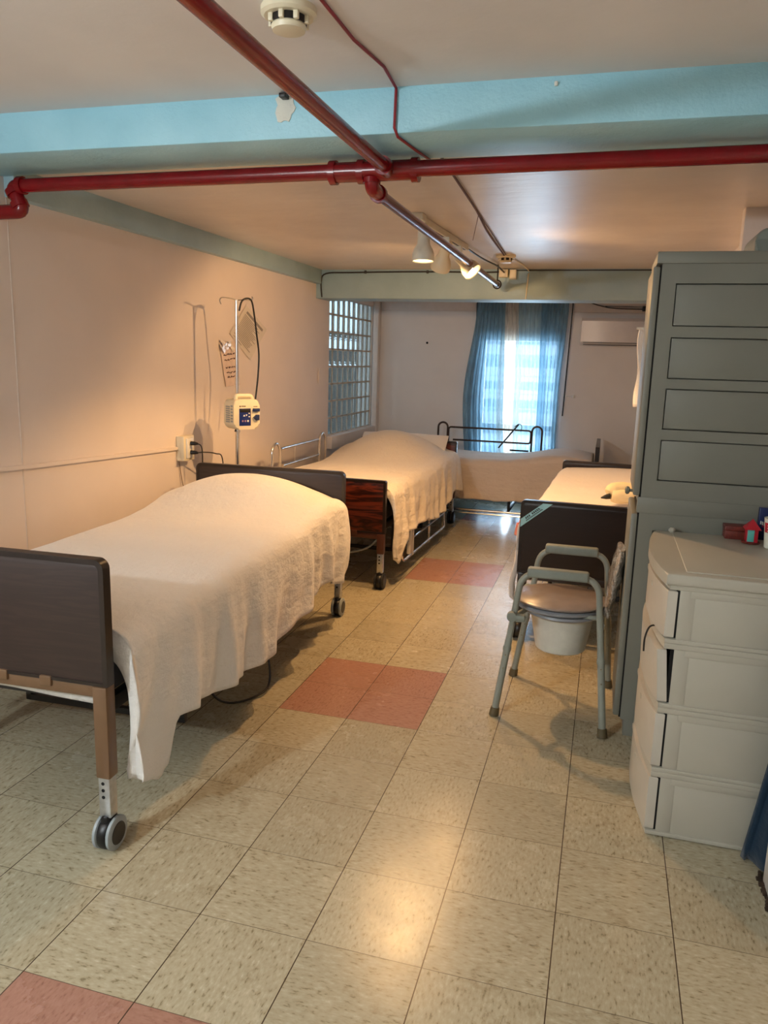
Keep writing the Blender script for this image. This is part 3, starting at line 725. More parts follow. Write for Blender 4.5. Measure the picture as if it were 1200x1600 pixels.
# bed 3, along the window
B3 = (-1.02, 6.20, 0); R3 = math.radians(-90)
make_bed('hospital_bed', 'low dark hospital bed standing crosswise under the curtained window', B3, R3, 2.20, 0.90, (0.30, 0.60), (0.36, 0.762), 'espresso', 'darkmetal', None, 0.36, False, 'darkmetal', 0.01)
def top3(u, y):
    return 0.60 + .085 * hump(y, 1.92, .33) * (1 - .4 * u * u) - .015 * hump(y, 1.2, .4) + .012 * u - .01 * u * u
bedspread('beige bedspread over the low bed standing crosswise under the window', 'spread3', B3, R3, 2.20, 0.92, top3, lambda y: .30, interp([(0, .38), (1.2, .41), (1.7, .43), (2.2, .40)]), .2, y0=.08, seedv=13, fold=.008, bul=.02)
b_ = BM(); tube(b_, [(-0.2, 5.74, .115), (1.05, 5.74, .115)], .012, 10); tube(b_, [(-0.2, 5.74, .085), (1.05, 5.74, .085)], .006, 8)
for x in (-0.1, 0.95): box(b_, (x - .012, 5.73, .10), (x + .012, 5.76, .33), .003)
single('bed_rail', b_, 'chrome', 'lowered chrome side bar just above the floor under the window bed', 'bed rail', (0.4, 5.74, .1))
rail('bed_rail', 'dark bronze side rail raised in front of the curtained window', 6.66, -0.385, 0.585, .845, 'bronze', axis='x', hoopw=.05)
# hanger on the rail
b_ = BM()
tube(b_, smooth_path([(0.36, 6.632, .835), (0.40, 6.63, .865), (0.43, 6.628, .845), (0.425, 6.628, .79)], 5), .004, 8)
tube(b_, [(0.40, 6.632, .862), (0.21, 6.60, .615)], .008, 8); tube(b_, [(0.33, 6.59, .60), (0.52, 6.55, .605)], .009, 8)
single('coat_hanger', b_, 'black', 'black plastic coat hanger hooked on the bronze rail by the window', 'hanger', (0.40, 6.63, .86))
# bed 4, on the right
B4 = (1.305, 2.72, 0); R4 = math.radians(-2.6)
make_bed('hospital_bed', 'espresso brown hospital bed on the right behind the commode chair', B4, R4, 2.14, 0.912, (0.375, 0.768), (0.40, 0.735), 'espresso', 'edge', None, 0.44, False, 'darkmetal', 0.025)
def top4(u, y): return 0.675 + .035 * hump(y, 1.9, .5) * (1 - .3 * u * u) - .018 * u * u
bedspread('smooth white bedspread over the bed on the right behind the commode chair', 'sheet', B4, R4, 2.14, 0.93, top4, interp([(0, .50), (.3, .42), (2.1, .38)]), lambda y: .2, .34, y0=.075, seedv=21, fold=.012, bul=.02, r=.06)
# sticker on the footboard of bed 4
st_ = thing('sticker', 'turquoise printed strip sticker slanting across the top left corner of the espresso footboard', 'sticker', (0.89, 2.715, .72))
def on_foot4(u, z, d=0.005):   # u from the left board edge
    v_ = Matrix.Rotation(R4, 3, 'Z') @ Vector((-.456 + u, -d, 0)); return Vector((B4[0] + v_.x, B4[1] + v_.y, z))
b_ = BM(); q = [on_foot4(.004, .665), on_foot4(.004, .622), on_foot4(.165, .757), on_foot4(.115, .757)]
q2 = [p_ + Vector((0, -.0012, 0)) for p_ in q]
A = [b_.verts.new(p_) for p_ in q]; B_ = [b_.verts.new(p_) for p_ in q2]
b_.faces.new(A); b_.faces.new(B_[::-1])
for i in range(4): b_.faces.new((A[i], A[(i + 1) % 4], B_[(i + 1) % 4], B_[i]))
wpart('strip', b_, 'cyan', st_)
b_ = BM()
for li, (o0, n) in enumerate(((.67, 9), (.30, 14))):
    for k in range(n):
        if li == 0 and k == 3: continue
        t0 = .20 + k * (.56 / n); t1 = t0 + .36 / n
        def pt(t, s): a = q2[0].lerp(q2[3], t); c_ = q2[1].lerp(q2[2], t); return c_.lerp(a, s) + Vector((0, -.0006, 0))
        hh = .16 if li == 0 else .11
        vs = [b_.verts.new(x) for x in (pt(t0, o0 - hh), pt(t1, o0 - hh), pt(t1, o0 + hh), pt(t0, o0 + hh))]; b_.faces.new(vs)
wpart('printed_text', b_, 'black', st_)
# red cloth at the side of bed 4
b_ = BM(); g = []
for i in range(13):
    row = []
    for j in range(9):
        s = i / 12; t_ = j / 8
        row.append(b_.verts.new((0.835 - .018 * math.sin(s * 9) - .02 * t_ * math.sin(s * PI), 2.86 + .20 * s, .60 - .08 * t_ * (1 - .5 * abs(s - .5)) + .01 * math.sin(s * 7))))
    g.append(row)
for i in range(12):
    for j in range(8): b_.faces.new((g[i][j], g[i][j + 1], g[i + 1][j + 1], g[i + 1][j]))
o = single('cloth', b_, 'redcloth', 'small coral red cloth hanging at the left side of the espresso bed', 'cloth', (0.83, 2.9, .55), sharp=180)
md = o.modifiers.new('thickness', 'SOLIDIFY'); md.thickness = .004
# plush toy
pt_ = thing('plush_toy', 'curled cream plush toy with a dark beak lying on the bed behind the cabinet', 'plush toy', (1.37, 3.32, .70))
b_ = BM()
def blob(bm, pts, rr, seg=18): tube(bm, smooth_path(pts, 6), [rr[min(len(rr) - 1, i // 6)] * (1 - (i % 6) / 6) + rr[min(len(rr) - 1, i // 6 + 1)] * ((i % 6) / 6) for i in range((len(pts) - 1) * 6 + 1)], seg)
blob(b_, [(1.53, 3.37, .742), (1.45, 3.355, .756), (1.37, 3.34, .762), (1.318, 3.32, .758), (1.296, 3.305, .742)], [.02, .046, .050, .048, .030])
blob(b_, [(1.50, 3.33, .730), (1.42, 3.31, .735), (1.35, 3.295, .733), (1.312, 3.29, .736)], [.02, .040, .042, .034])
wpart('body', b_, 'plush', pt_)
b_ = BM(); lathe(b_, [(0, 0), (.017, .006), (.014, .03), (.004, .058), (0, .06)], (1.308, 3.29, .733), (-1, -.25, -.22), 14); wpart('beak', b_, 'black', pt_)

# ------------------------------------------------------------------ IV pole, pump, papers, socket
PX, PY = -0.96, 3.08
iv = thing('iv_pole', 'chrome drip stand pole with hooks between the two left beds', 'drip stand', (PX, PY, 0))
b_ = BM(); tube(b_, [(PX, PY, .10), (PX, PY, 1.03)], .0125, 16); tube(b_, [(PX, PY, 1.0), (PX, PY, 1.80)], .0095, 16); tube(b_, [(PX, PY, 1.0), (PX, PY, 1.045)], .0165, 16); wpart('pole', b_, 'chrome', iv)
b_ = BM()
for a in range(5):
    an = a * 2 * PI / 5 + .3; e = Vector((PX + .19 * math.cos(an), PY + .19 * math.sin(an), .065)); tube(b_, [(PX, PY, .10), e], .011, 10)
    lathe(b_, [(0, -.008), (.024, -.008), (.024, .008), (0, .008)], e - Vector((0, 0, .040)), (math.cos(an + 1.57), math.sin(an + 1.57), 0), 16)
wpart('base', b_, 'darkmetal', iv)
b_ = BM()
tube(b_, smooth_path([(PX + .005, PY, 1.795), (PX - .02, PY - .045, 1.803), (PX - .045, PY - .10, 1.803), (PX - .05, PY - .118, 1.785), (PX - .045, PY - .112, 1.765)], 5), .0035, 8)
tube(b_, smooth_path([(PX - .005, PY, 1.795), (PX + .02, PY + .05, 1.803), (PX + .045, PY + .10, 1.803), (PX + .05, PY + .118, 1.815), (PX + .05, PY + .11, 1.825)], 5), .0035, 8)
wpart('hook', b_, 'chrome', iv)
# pump
ang = math.radians(-36); pc = Vector((PX, PY, 1.125))
nrm = Vector((math.cos(ang), math.sin(ang), 0)); rt = Vector((-math.sin(ang), math.cos(ang), 0))   # rt = to the viewer's right
pm = thing('feeding_pump', 'white and blue feeding pump clamped on the drip stand', 'medical pump', (PX, PY, 1.12))
def pp(r, f_, z): return pc + rt * r + nrm * f_ + Vector((0, 0, z))
def prot(bm, fn):
    before = set(bm.verts); fn(); vs = [v for v in bm.verts if v not in before]
    for v in vs: v.co = pp(v.co.x, v.co.y, v.co.z)
b_ = BM()
def f1():
    out = rrect(-.088, .088, -.098, .085, .035, 6)
    prism(b_, out, 1, -.005, .125, .012)
prot(b_, f1)
def f1b():
    tube(b_, round_path([(-.055, .085, .07), (-.055, .085, .105), (.05, .085, .105), (.06, .085, .07)], .025), .013, 12)
prot(b_, f1b)
wpart('pump_body', b_, 'ivory', pm)
b_ = BM()
def f2():
    for zz in (-.055, -.038, -.02, .0, .018, .036): box(b_, (-.0895, .085, zz), (-.087, .110, zz + .012), .001)
    for zz in (-.058, -.045, -.032, -.019, -.006, .007, .02, .033): box(b_, (-.0895, .020, zz), (-.087, .075, zz + .009), .001)
prot(b_, f2); wpart('vent', b_, 'greyplastic', pm)
b_ = BM()
prot(b_, lambda: box(b_, (-.052, .124, -.075), (.026, .1275, .030), .004)); scr = wpart('control_panel', b_, 'navy', pm)
b_ = BM(); prot(b_, lambda: box(b_, (-.048, .127, .006), (.022, .1285, .027), .001)); sub('display', b_, 'black', scr, pm.location)
b_ = BM()
def f3():
    def tri(cx, cz, s, up):
        k = 1 if up else -1
        vs = [b_.verts.new((cx - s, .1283, cz - s * k * .8)), b_.verts.new((cx + s, .1283, cz - s * k * .8)), b_.verts.new((cx, .1283, cz + s * k * .8))]; b_.faces.new(vs)
    tri(-.020, -.012, .007, True); tri(-.004, -.012, .007, False)
    for (cx, cz) in ((.014, .0), (.014, -.020)): lathe(b_, [(0, .1278), (.0045, .1278), (.0045, .1287), (0, .1287)], (cx, 0, cz), (0, 1, 0), 12)
    lathe(b_, [(0, .1278), (.006, .1278), (.006, .1287), (0, .1287)], (.006, 0, -.046), (0, 1, 0), 12)
prot(b_, f3); sub('button', b_, 'white', scr, pm.location)
b_ = BM()
prot(b_, lambda: [lathe(b_, [(0, .1278), (.006, .1278), (.006, .1287), (0, .1287)], (cx, 0, -.046), (0, 1, 0), 12) for cx in (-.030, -.012)])
sub('button', b_, simple('muted_pink_button', srgb(150, 120, 150), .5), scr, pm.location, label='pinkish grey round button')
b_ = BM()
def f4(): box(b_, (.040, .120, .010), (.082, .140, .030), .003)
prot(b_, f4); wpart('tube_clip', b_, 'bluepl', pm)
b_ = BM()
def f5(): prism(b_, [(.042, -.025), (.060, -.008), (.078, -.008), (.078, -.042), (.060, -.044)], 1, .120, .142, .002)
prot(b_, f5); wpart('rotor_cover', b_, 'bluepl', pm)
b_ = BM()
def f6():
    box(b_, (-.050, .1245, .038), (-.042, .1265, .047), .0005)
    for k in range(6): box(b_, (-.038 + k * .0052, .1245, .040), (-.0345 + k * .0052, .1262, .046), .0003)
    for k in range(5): box(b_, (.046 + k * .0055, .1245, .038), (.0495 + k * .0055, .1262, .043), .0003)
prot(b_, f6); wpart('printed_mark', b_, 'inkdark', pm)
b_ = BM(); prot(b_, lambda: box(b_, (-.02, -.03, -.03), (.02, -.003, .03), .004)); wpart('pole_clamp', b_, 'greyplastic', pm)
# black cord over the hook
b_ = BM(); tube(b_, smooth_path([(PX + .012, PY + .012, 1.735), (PX + .02, PY + .03, 1.79), (PX + .035, PY + .065, 1.812), (PX + .05, PY + .105, 1.80), (PX + .058, PY + .125, 1.72), (PX + .065, PY + .145, 1.60), (PX + .07, PY + .165, 1.48), (PX + .068, PY + .155, 1.34), (PX + .062, PY + .13, 1.20)], 6), .0055, 10)
wpart('power_cord', b_, 'black', pm)
b_ = BM(); tube(b_, smooth_path([(PX + .03, PY - .07, 1.035), (PX + .01, PY - .05, 1.012), (PX + .0, PY - .02, 1.008), (PX + .0, PY + .0, 1.02)], 5), .004, 8)
wpart('lead', b_, 'black', pm)
# papers on the wall
def sheet(name, label, pts, lines, mat, off=.004, curl=.0):
    t = thing(name, label, 'paper', (XL + off, sum(p_[0] for p_ in pts) / 4, sum(p_[1] for p_ in pts) / 4))
    b_ = BM(); n = 10; g = []
    P = [Vector((0, p_[0], p_[1])) for p_ in pts]   # TL, TR, BR, BL
    def at(u, v, e=0.0):
        a = P[0].lerp(P[1], u); c_ = P[3].lerp(P[2], u); q = a.lerp(c_, v)
        q.x = XL + off + curl * ((u - .5) ** 2 + (v - .5) ** 2) * 2 + e; return q
    for i in range(n + 1): g.append([b_.verts.new(at(i / n, j / n)) for j in range(n + 1)])
    for i in range(n):
        for j in range(n): b_.faces.new((g[i][j], g[i][j + 1], g[i + 1][j + 1], g[i + 1][j]))
    wpart('sheet', b_, mat, t, 180)
    b_ = BM()
    for (u0, u1, v0, v1) in lines:
        vs = [b_.verts.new(at(*q, .0015)) for q in ((u0, v0), (u1, v0), (u1, v1), (u0, v1))]; b_.faces.new(vs)
    return t, b_, at
L_ = []
L_.append((.12, .88, .10, .17))
for k in range(15):
    v = .22 + k * .046; L_.append((.10, random.uniform(.6, .9), v, v + .018))
L_.append((.12, .5, .93, .95))
t, b_, at = sheet('notice_paper', 'printed white notice taped diamond-wise on the left wall behind the drip stand', [(3.742, 1.812), (4.083, 1.662), (3.80, 1.437), (3.488, 1.612)], L_, 'paper', .004, .001)
wpart('printed_text', b_, 'ink', t)
t, b_, at = sheet('handwritten_note', 'handwritten pinkish note with crumpled tape on the wall behind the pole', [(3.345, 1.535), (3.60, 1.565), (3.64, 1.27), (3.425, 1.262)], [], simple('pinkish_note_paper', srgb(224, 204, 192), .7), .004, .002)
for li, v in enumerate((.26, .38, .56, .68, .78)):
    u = .12 + .02 * li
    for wd in range(4):
        w_ = random.uniform(.09, .17); n = 7
        pts = [at(u + w_ * k / n, v + random.uniform(-.018, .018), .003) for k in range(n + 1)]
        tube(b_, pts, .0022, 5); u += w_ + .05
        if u > .85: break
wpart('handwriting', b_, 'inkdark', t)
b_ = BM()
for k in range(11):
    a = at(random.uniform(.0, .6), random.uniform(-.04, .15), .006); s = random.uniform(.012, .03); an = random.uniform(-.9, .9)
    d = Vector((0, math.cos(an), math.sin(an))); e = Vector((0, -math.sin(an), math.cos(an)))
    vs = [b_.verts.new(a + d * s * i + e * s * .4 * j + Vector((random.uniform(0, .01), 0, 0))) for i, j in ((-1, -1), (1, -1), (1, 1), (-1, 1))]; b_.faces.new(vs)
wpart('crumpled_tape', b_, 'tape', t, 10)
b_ = BM()
for i in range(6):
    pass
box(b_, (XL + .003, 3.56, 1.27), (XL + .012, 3.62, 1.32), .003); wpart('corner_tape', b_, 'tape', t)
# surface socket and raceway
so = thing('wall_socket', 'ivory surface mounted double socket on the left wall', 'electrical socket', (XL, 2.86, .91))
b_ = BM(); box(b_, (XL, 2.79, .835), (XL + .052, 2.915, .985), .006); wpart('socket_box', b_, 'ivory', so)
b_ = BM(); box(b_, (XL + .05, 2.815, .85), (XL + .060, 2.893, .97), .004); fp = wpart('face_plate', b_, 'white', so)
b_ = BM()
for z in (.885, .94): lathe(b_, [(0, 0), (.018, 0), (.018, .003), (0, .003)], (XL + .0595, 2.854, z), (1, 0, 0), 20)
sub('outlet', b_, 'ivory', fp, so.location)
b_ = BM()
vs = []
for (y, z) in ((-.5, 1.06), (1.60, .955), (2.80, .912)): vs.append([b_.verts.new((XL + dx_, y, z + dz_)) for dx_, dz_ in ((.0005, -.009), (.014, -.009), (.014, .009), (.0005, .009))])
for i in range(2):
    for k in range(4): b_.faces.new((vs[i][k], vs[i][(k + 1) % 4], vs[i + 1][(k + 1) % 4], vs[i + 1][k]))
b_.faces.new(vs[0][::-1]); b_.faces.new(vs[-1])

single('cable_raceway', b_, 'wall', 'wall-coloured cable raceway running along the left wall to the socket', 'cable raceway', (XL, 2.0, .94))
for k, (z, pts, lb) in enumerate(((.94, [(XL + .10, 2.865, .938), (XL + .125, 2.87, .92), (XL + .13, 2.872, .84), (XL + .12, 2.872, .70), (XL + .10, 2.87, .45), (XL + .09, 2.87, .1)], 'black cord dropping straight down from the upper plug of the wall socket'),
                   (.885, [(XL + .10, 2.865, .883), (XL + .13, 2.90, .885), (XL + .16, 2.98, .87), (XL + .17, 3.05, .83), (XL + .17, 3.06, .6), (XL + .17, 3.08, .1)], 'black cord arching from the lower plug toward the headboard'))):
    t = thing('power_cord', lb, 'power cord', (XL + .08, 2.86, z))
    b_ = BM(); tube(b_, [(XL + .0625, 2.854, z), (XL + .085, 2.858, z), (XL + .105, 2.866, z - .002)], [.013, .012, .006], 12); wpart('plug', b_, 'black', t)
    b_ = BM(); tube(b_, smooth_path(pts, 6), .0035, 8); wpart('cord', b_, 'black', t)
b_ = BM(); tube(b_, smooth_path([(XL + .006, 2.81, .834), (XL + .010, 2.83, .72), (XL + .012, 2.86, .60), (XL + .02, 2.85, .3)], 5), .0022, 6)
single('thin_wire', b_, 'brownmetal', 'thin brown wire hanging from the bottom of the wall socket', 'wire', (XL + .01, 2.82, .8))
# cord loop under bed 1, hose under bed 2
b_ = BM(); tube(b_, smooth_path([(-.30, 1.30, .36), (-.24, 1.36, .12), (-.20, 1.46, .02), (-.12, 1.60, .012), (-.11, 1.68, .06), (-.14, 1.70, .24), (-.15, 1.72, .40)], 6), .005, 8)
single('power_cord', b_, 'black', 'black cord looping down to the floor under the nearest bed', 'cord', (-.2, 1.5, .02))
b_ = BM(); tube(b_, smooth_path([(-.42, 3.47, .18), (-.30, 3.45, .21), (-.20, 3.44, .25), (-.14, 3.46, .31), (-.13, 3.5, .36)], 6), .007, 8)
single('air_hose', b_, 'greyplastic', 'grey hose hanging under the foot of the rosewood bed', 'hose', (-.3, 3.45, .2))

# ------------------------------------------------------------------ end wall bits
b_ = BM(); lathe(b_, [(0, 0), (.012, 0), (.012, .004), (0, .004)], (-.645, YE - .001, 1.655), (0, -1, 0), 16)
single('wall_hole', b_, 'blackhole', 'small black round hole in the end wall left of the window', 'hole', (-.645, YE, 1.655))
ac = thing('air_conditioner', 'white wall-mounted box unit to the right of the window', 'air conditioner', (1.3, YE, 1.66))
b_ = BM(); prism(b_, [(YE, 1.665), (YE - .09, 1.665), (YE - .12, 1.70), (YE - .12, 1.90), (YE - .09, 1.93), (YE, 1.93)], 0, .935, 1.75, .006); wpart('housing', b_, simple('glossy_pinkish_white_plastic', srgb(212, 202, 196), .3, vary=.02), ac)
b_ = BM(); box(b_, (.965, YE - .110, 1.668), (1.72, YE - .05, 1.674)); box(b_, (.965, YE - .1215, 1.690), (1.72, YE - .1185, 1.694)); wpart('air_slot', b_, 'black', ac)
t = thing('curtain_bracket', 'dark bracket rail with a slack cord near the ceiling above the white box unit', 'bracket', (1.2, YE - .04, 2.05))
b_ = BM(); box(b_, (.93, YE - .07, 2.085), (.98, YE - .03, 2.115), .004); box(b_, (1.50, YE - .07, 2.00), (1.54, YE - .03, 2.05), .004); wpart('bracket_end', b_, 'black', t)
b_ = BM(); tube(b_, smooth_path([(.97, YE - .05, 2.09), (1.10, YE - .05, 2.05), (1.25, YE - .05, 2.025), (1.52, YE - .05, 2.02)], 5), .005, 8); tube(b_, [(1.15, YE - .045, 2.045), (1.52, YE - .045, 2.04)], .003, 8); wpart('cord', b_, 'darkmetal', t)
b_ = BM(); tube(b_, smooth_path([(.80, YE - .005, 1.155), (.88, YE - .03, 1.155), (.905, YE - .045, 1.16)], 4), .004, 8); lathe(b_, [(0, -.016), (.012, -.014), (.012, .014), (0, .016)], (.91, YE - .045, 1.155), (0, 0, 1), 12)
single('tieback_hook', b_, 'white', 'small white curtain tieback hook on the wall right of the window', 'hook', (.9, YE, 1.155))
b_ = BM(); lathe(b_, [(0, 0), (.018, 0), (.022, .006), (.016, .012), (0, .014)], (XL, 5.18, 1.31), (1, 0, 0), 20, sx=3.4)
single('wall_button', b_, 'wall', 'small oval wall-coloured plate on the left wall before the glass blocks', 'wall plate', (XL, 5.18, 1.31))
# curtain rod frame
b_ = BM(); tube(b_, round_path([(WX0 - .05, YE - .01, 1.0), (WX0 - .05, YE - .06, 2.08), (WX1 + .09, YE - .06, 2.08), (WX1 + .06, YE - .01, .95)], .02), .006, 8)
single('curtain_rod', b_, 'darkmetal', 'thin dark curtain rod wire framing the window', 'curtain rod', (.34, YE - .06, 2.08))
def curtain(label, mat, tops, mids, bots, ztop, zbot, y, n, amp, seedv, group='sheer window curtains'):
    """tops/mids/bots = (x0,x1) at z top / 1.0 / bottom"""
    b_ = BM(); nx, nz = n * 10, 40; g = []
    for j in range(nz + 1):
        t_ = j / nz; row = []
        if t_ < .5: k = t_ * 2; k = k * k * (3 - 2 * k); xa = tops[0] + (mids[0] - tops[0]) * k; xb = tops[1] + (mids[1] - tops[1]) * k
        else: k = t_ * 2 - 1; k = k * k * (3 - 2 * k); xa = mids[0] + (bots[0] - mids[0]) * k; xb = mids[1] + (bots[1] - mids[1]) * k
        for i in range(nx + 1):
            u = i / nx; uu = u + .010 * noise.noise(Vector((u * 5, t_ * 2, seedv)))
            ph = uu * n * 2 * PI + 1.3 * noise.noise(Vector((u * 3, t_ * 1.5, seedv + 3)))
            yy = y - amp * (.6 + .5 * t_) * math.sin(ph) - .3 * amp * math.sin(ph * 2.7 + t_ * 2)
            row.append(b_.verts.new((xa + (xb - xa) * uu + .006 * math.cos(ph), yy, ztop + (zbot - ztop) * t_)))
        g.append(row)
    for j in range(nz):
        for i in range(nx): b_.faces.new((g[j][i], g[j][i + 1], g[j + 1][i + 1], g[j + 1][i]))
    o = single('curtain', b_, mat, label, 'curtain', ((tops[0] + tops[1]) / 2, y, ztop), group, 180)
    return o
curtain('blue sheer curtain on the left half of the window', 'sheer_blue', (-.115, .17), (-.22, .20), (-.15, .26), 2.075, .10, YE - .10, 8, .022, 1)
curtain('cream sheer curtain strip between the blue ones', 'sheer_cream', (.15, .30), (.12, .36), (.16, .36), 2.075, .40, YE - .075, 5, .012, 2)
curtain('pale, nearly clear blue sheer curtain in the middle of the window', 'sheer_pale', (.28, .58), (.30, .62), (.34, .62), 2.075, .12, YE - .06, 7, .010, 3)
curtain('blue sheer curtain on the right half of the window', 'sheer_blue', (.53, .80), (.55, .755), (.56, .77), 2.075, .10, YE - .10, 6, .020, 4)

# ------------------------------------------------------------------ commode chair
cm = thing('commode_chair', 'grey-green steel commode chair with arm pads and white bucket', 'commode chair', (1.12, 1.98, 0))
def side(y, yf, yb, xs, xe, z, mid):
    # inverted U: front (left) foot -> arm -> back (right) foot
    b_ = BM(); tube(b_, round_path([(xs[0] + (xs[1] - xs[0]) * .62, y[0] + (y[2] - y[0]) * .62, .30), (xs[1], y[2], .48), (xs[1] + .018, y[2], z), (xe[1] - .015, y[2], z), (xe[1] - .002, y[2], .48), (xe[0] + (xe[1] - xe[0]) * .62, y[1] + (y[2] - y[1]) * .62, .30)], .075, 8), .0135, 14)
    fr_ = wpart('side_frame', b_, 'sagearm', cm)
    b_ = BM(); box(b_, (xs[1] + .04, y[2] - .024, z - .014), (xe[1] - .055, y[2] + .024, z + .026), .010, 3); wpart('arm_pad', b_, 'padgrey', cm)
    for (x, yy, xt, yt) in ((xs[0], y[0], xs[1], y[2]), (xe[0], y[1], xe[1], y[2])):
        b_ = BM(); d = Vector((xt - x, yt - yy, .48)); f0 = Vector((x, yy, .0))
        tube(b_, [f0 + d * .02, f0 + d * .70], .0150, 14); tube(b_, [f0 + d * .60, f0 + d * .64], .0175, 14)
        lg = wpart('leg', b_, 'sagearm', cm)
        b_ = BM(); tube(b_, [f0 + Vector((0, 0, .001)), f0 + d * .075], [.0215, .0185], 14); sub('rubber_tip', b_, 'rubbertan', lg, cm.location)
        b_ = BM()
        for k in (.45, .57): lathe(b_, [(0, 0), (.004, 0), (.003, .004), (0, .004)], f0 + d * k - Vector((0, .0155, 0)), (0, -1, 0), 8)
        sub('push_button', b_, 'chrome', lg, cm.location)
side((1.765, 1.705, 1.80), 0, 0, (.885, .945), (1.332, 1.285), .628, 0)
side((2.225, 2.235, 2.20), 0, 0, (.912, .985), (1.352, 1.315), .640, 0)
b_ = BM()
tube(b_, round_path([(.935, 1.79, .435), (.95, 1.84, .43), (1.0, 1.90, .455), (1.0, 2.10, .455), (.965, 2.17, .44), (.958, 2.21, .44)], .03), .0115, 12)
tube(b_, round_path([(1.295, 1.79, .44), (1.28, 1.90, .45), (1.28, 2.10, .45), (1.325, 2.21, .44)], .03), .0115, 12)
tube(b_, [(1.0, 1.87, .45), (1.30, 1.85, .45)], .010, 12); tube(b_, [(1.0, 2.13, .45), (1.31, 2.15, .45)], .010, 12)
wpart('seat_support', b_, 'sagearm', cm)
b_ = BM()
for (x, y) in ((.935, 1.785), (.955, 2.215)):
    lathe(b_, [(0, -.02), (.02, -.018), (.022, 0), (.02, .018), (0, .02)], (x, y, .44), (0, 1, 0), 16); box(b_, (x - .005, y - .018, .420), (x + .055, y + .018, .452), .012)
wpart('bracket', b_, 'padgrey', cm)
sc0 = (1.115, 1.99)
b_ = BM()
lathe(b_, [(.125, 0), (.185, 0), (.192, .006), (.192, .014), (.185, .020), (.125, .020), (.118, .012), (.118, .006), (.125, 0)], (sc0[0], sc0[1], .448), (0, 0, 1), 44, 1.0, .98); wpart('seat_ring', b_, 'seatblue', cm)
b_ = BM(); lathe(b_, [(0, .0), (.180, .0), (.196, .004), (.198, .011), (.188, .018), (0, .021)], (sc0[0], sc0[1], .472), (0, 0, 1), 44, 1.0, .98); wpart('seat_lid', b_, 'seatgrey', cm)
b_ = BM(); lathe(b_, [(0, .262), (.098, .262), (.106, .268), (.134, .418), (.142, .420), (.150, .426), (.150, .436), (.132, .434), (.128, .42), (.10, .275), (0, .275)], (sc0[0] + .015, sc0[1] - .02, 0), (0, 0, 1), 40); wpart('bucket', b_, 'bucket', cm)
b_ = BM(); lathe(b_, [(.128, .432), (.158, .428), (.164, .434), (.160, .443), (.13, .443)], (sc0[0] + .015, sc0[1] - .02, 0), (0, 0, 1), 40); wpart('splash_guard', b_, 'seatblue', cm)
b_ = BM()
blob(b_, [(1.315, 1.93, .44), (1.325, 1.93, .52), (1.335, 1.93, .60), (1.345, 1.93, .68), (1.35, 1.93, .735)], [.014, .020, .026, .026, .016])
for v in b_.verts: v.co.y = 1.97 + (v.co.y - 1.93) * 5.5 + .01 * noise.noise(v.co * 30); v.co.x += .008 * noise.noise(v.co * 22); v.co.z += .006 * noise.noise(v.co * 26)
wpart('wrapped_backrest', b_, 'wrap', cm, label='backrest wrapped in shiny crinkled clear plastic')

# ------------------------------------------------------------------ tall cabinet
AX0, AX1, AY0, AY1 = 1.395, 1.905, 1.742, 2.14
ca = thing('tall_cabinet', 'tall sage grey plastic cabinet behind the drawer tower', 'cabinet', (1.65, 1.94, 0))
b_ = BM()
xe0, xe1 = AX0 + .052, AX1 - .055
wins = [(1.770, 1.619), (1.581, 1.431), (1.396, 1.245), (1.207, 1.052), (.86, .70), (.66, .50), (.46, .30), (.26, .12)]
# side skin as frame boards around recessed panels
y0, y1 = AY0, AY0 + .03
box(b_, (AX0, y0, .075), (xe0, y1, 1.84)); box(b_, (xe1, y0, .075), (AX1, y1, 1.84))
prev = 1.84
for (zt, zb) in wins:
    box(b_, (xe0, y0, zt), (xe1, y1, prev)); box(b_, (xe0 + .004, y0 + .004, zb + .004), (xe1 - .004, y1, zt - .004), .0015); prev = zb
box(b_, (xe0, y0, .075), (xe1, y1, prev))
box(b_, (AX0, y1, .075), (AX1, AY1, 1.84))
wpart('cabinet_body', b_, 'greenplastic', ca)
b_ = BM(); box(b_, (AX0 - .02, AY0 - .006, 1.838), (AX1 + .005, AY1, 1.880), .005); wpart('cabinet_top', b_, 'greenplastic', ca)
b_ = BM(); box(b_, (AX0 - .012, AY0 - .004, .925), (AX1, AY0 + .02, .985), .003); wpart('middle_band', b_, 'greenplastic', ca)
b_ = BM(); box(b_, (AX0 + .015, AY0 + .012, 0), (AX1, AY1 - .02, .078), .003); wpart('plinth', b_, 'greenplastic', ca)
for (z0, z1) in ((.985, 1.834), (.082, .925)):
    b_ = BM(); box(b_, (AX0 - .030, AY0 + .001, z0 + .004), (AX0 - .004, AY1 - .002, z1 - .004), .008); dr = wpart('door', b_, 'greenplastic', ca)
    if z0 > .5:
        b_ = BM(); lathe(b_, [(0, 0), (.006, 0), (.006, .010), (.014, .014), (.016, .022), (.010, .028), (0, .029)], (AX0 - .029, AY0 + .055, 1.0), (-1, 0, 0), 18); sub('knob', b_, 'greenplastic', dr, ca.location)
    b_ = BM(); box(b_, (AX0 - .007, AY0 + .004, z0), (AX0 + .001, AY1 - .004, z1)); wpart('door_gap', b_, 'blackhole', ca)
# grey case on the cabinet
b_ = BM(); prism(b_, rrect(1.71, 1.90, 1.8805, 1.975, .045, 6, (0, 1, 1, 0)), 1, 1.85, 2.12, .012)
single('storage_case', b_, 'padgrey', 'rounded grey case lying on top of the tall cabinet', 'case', (1.8, 2.1, 1.88))
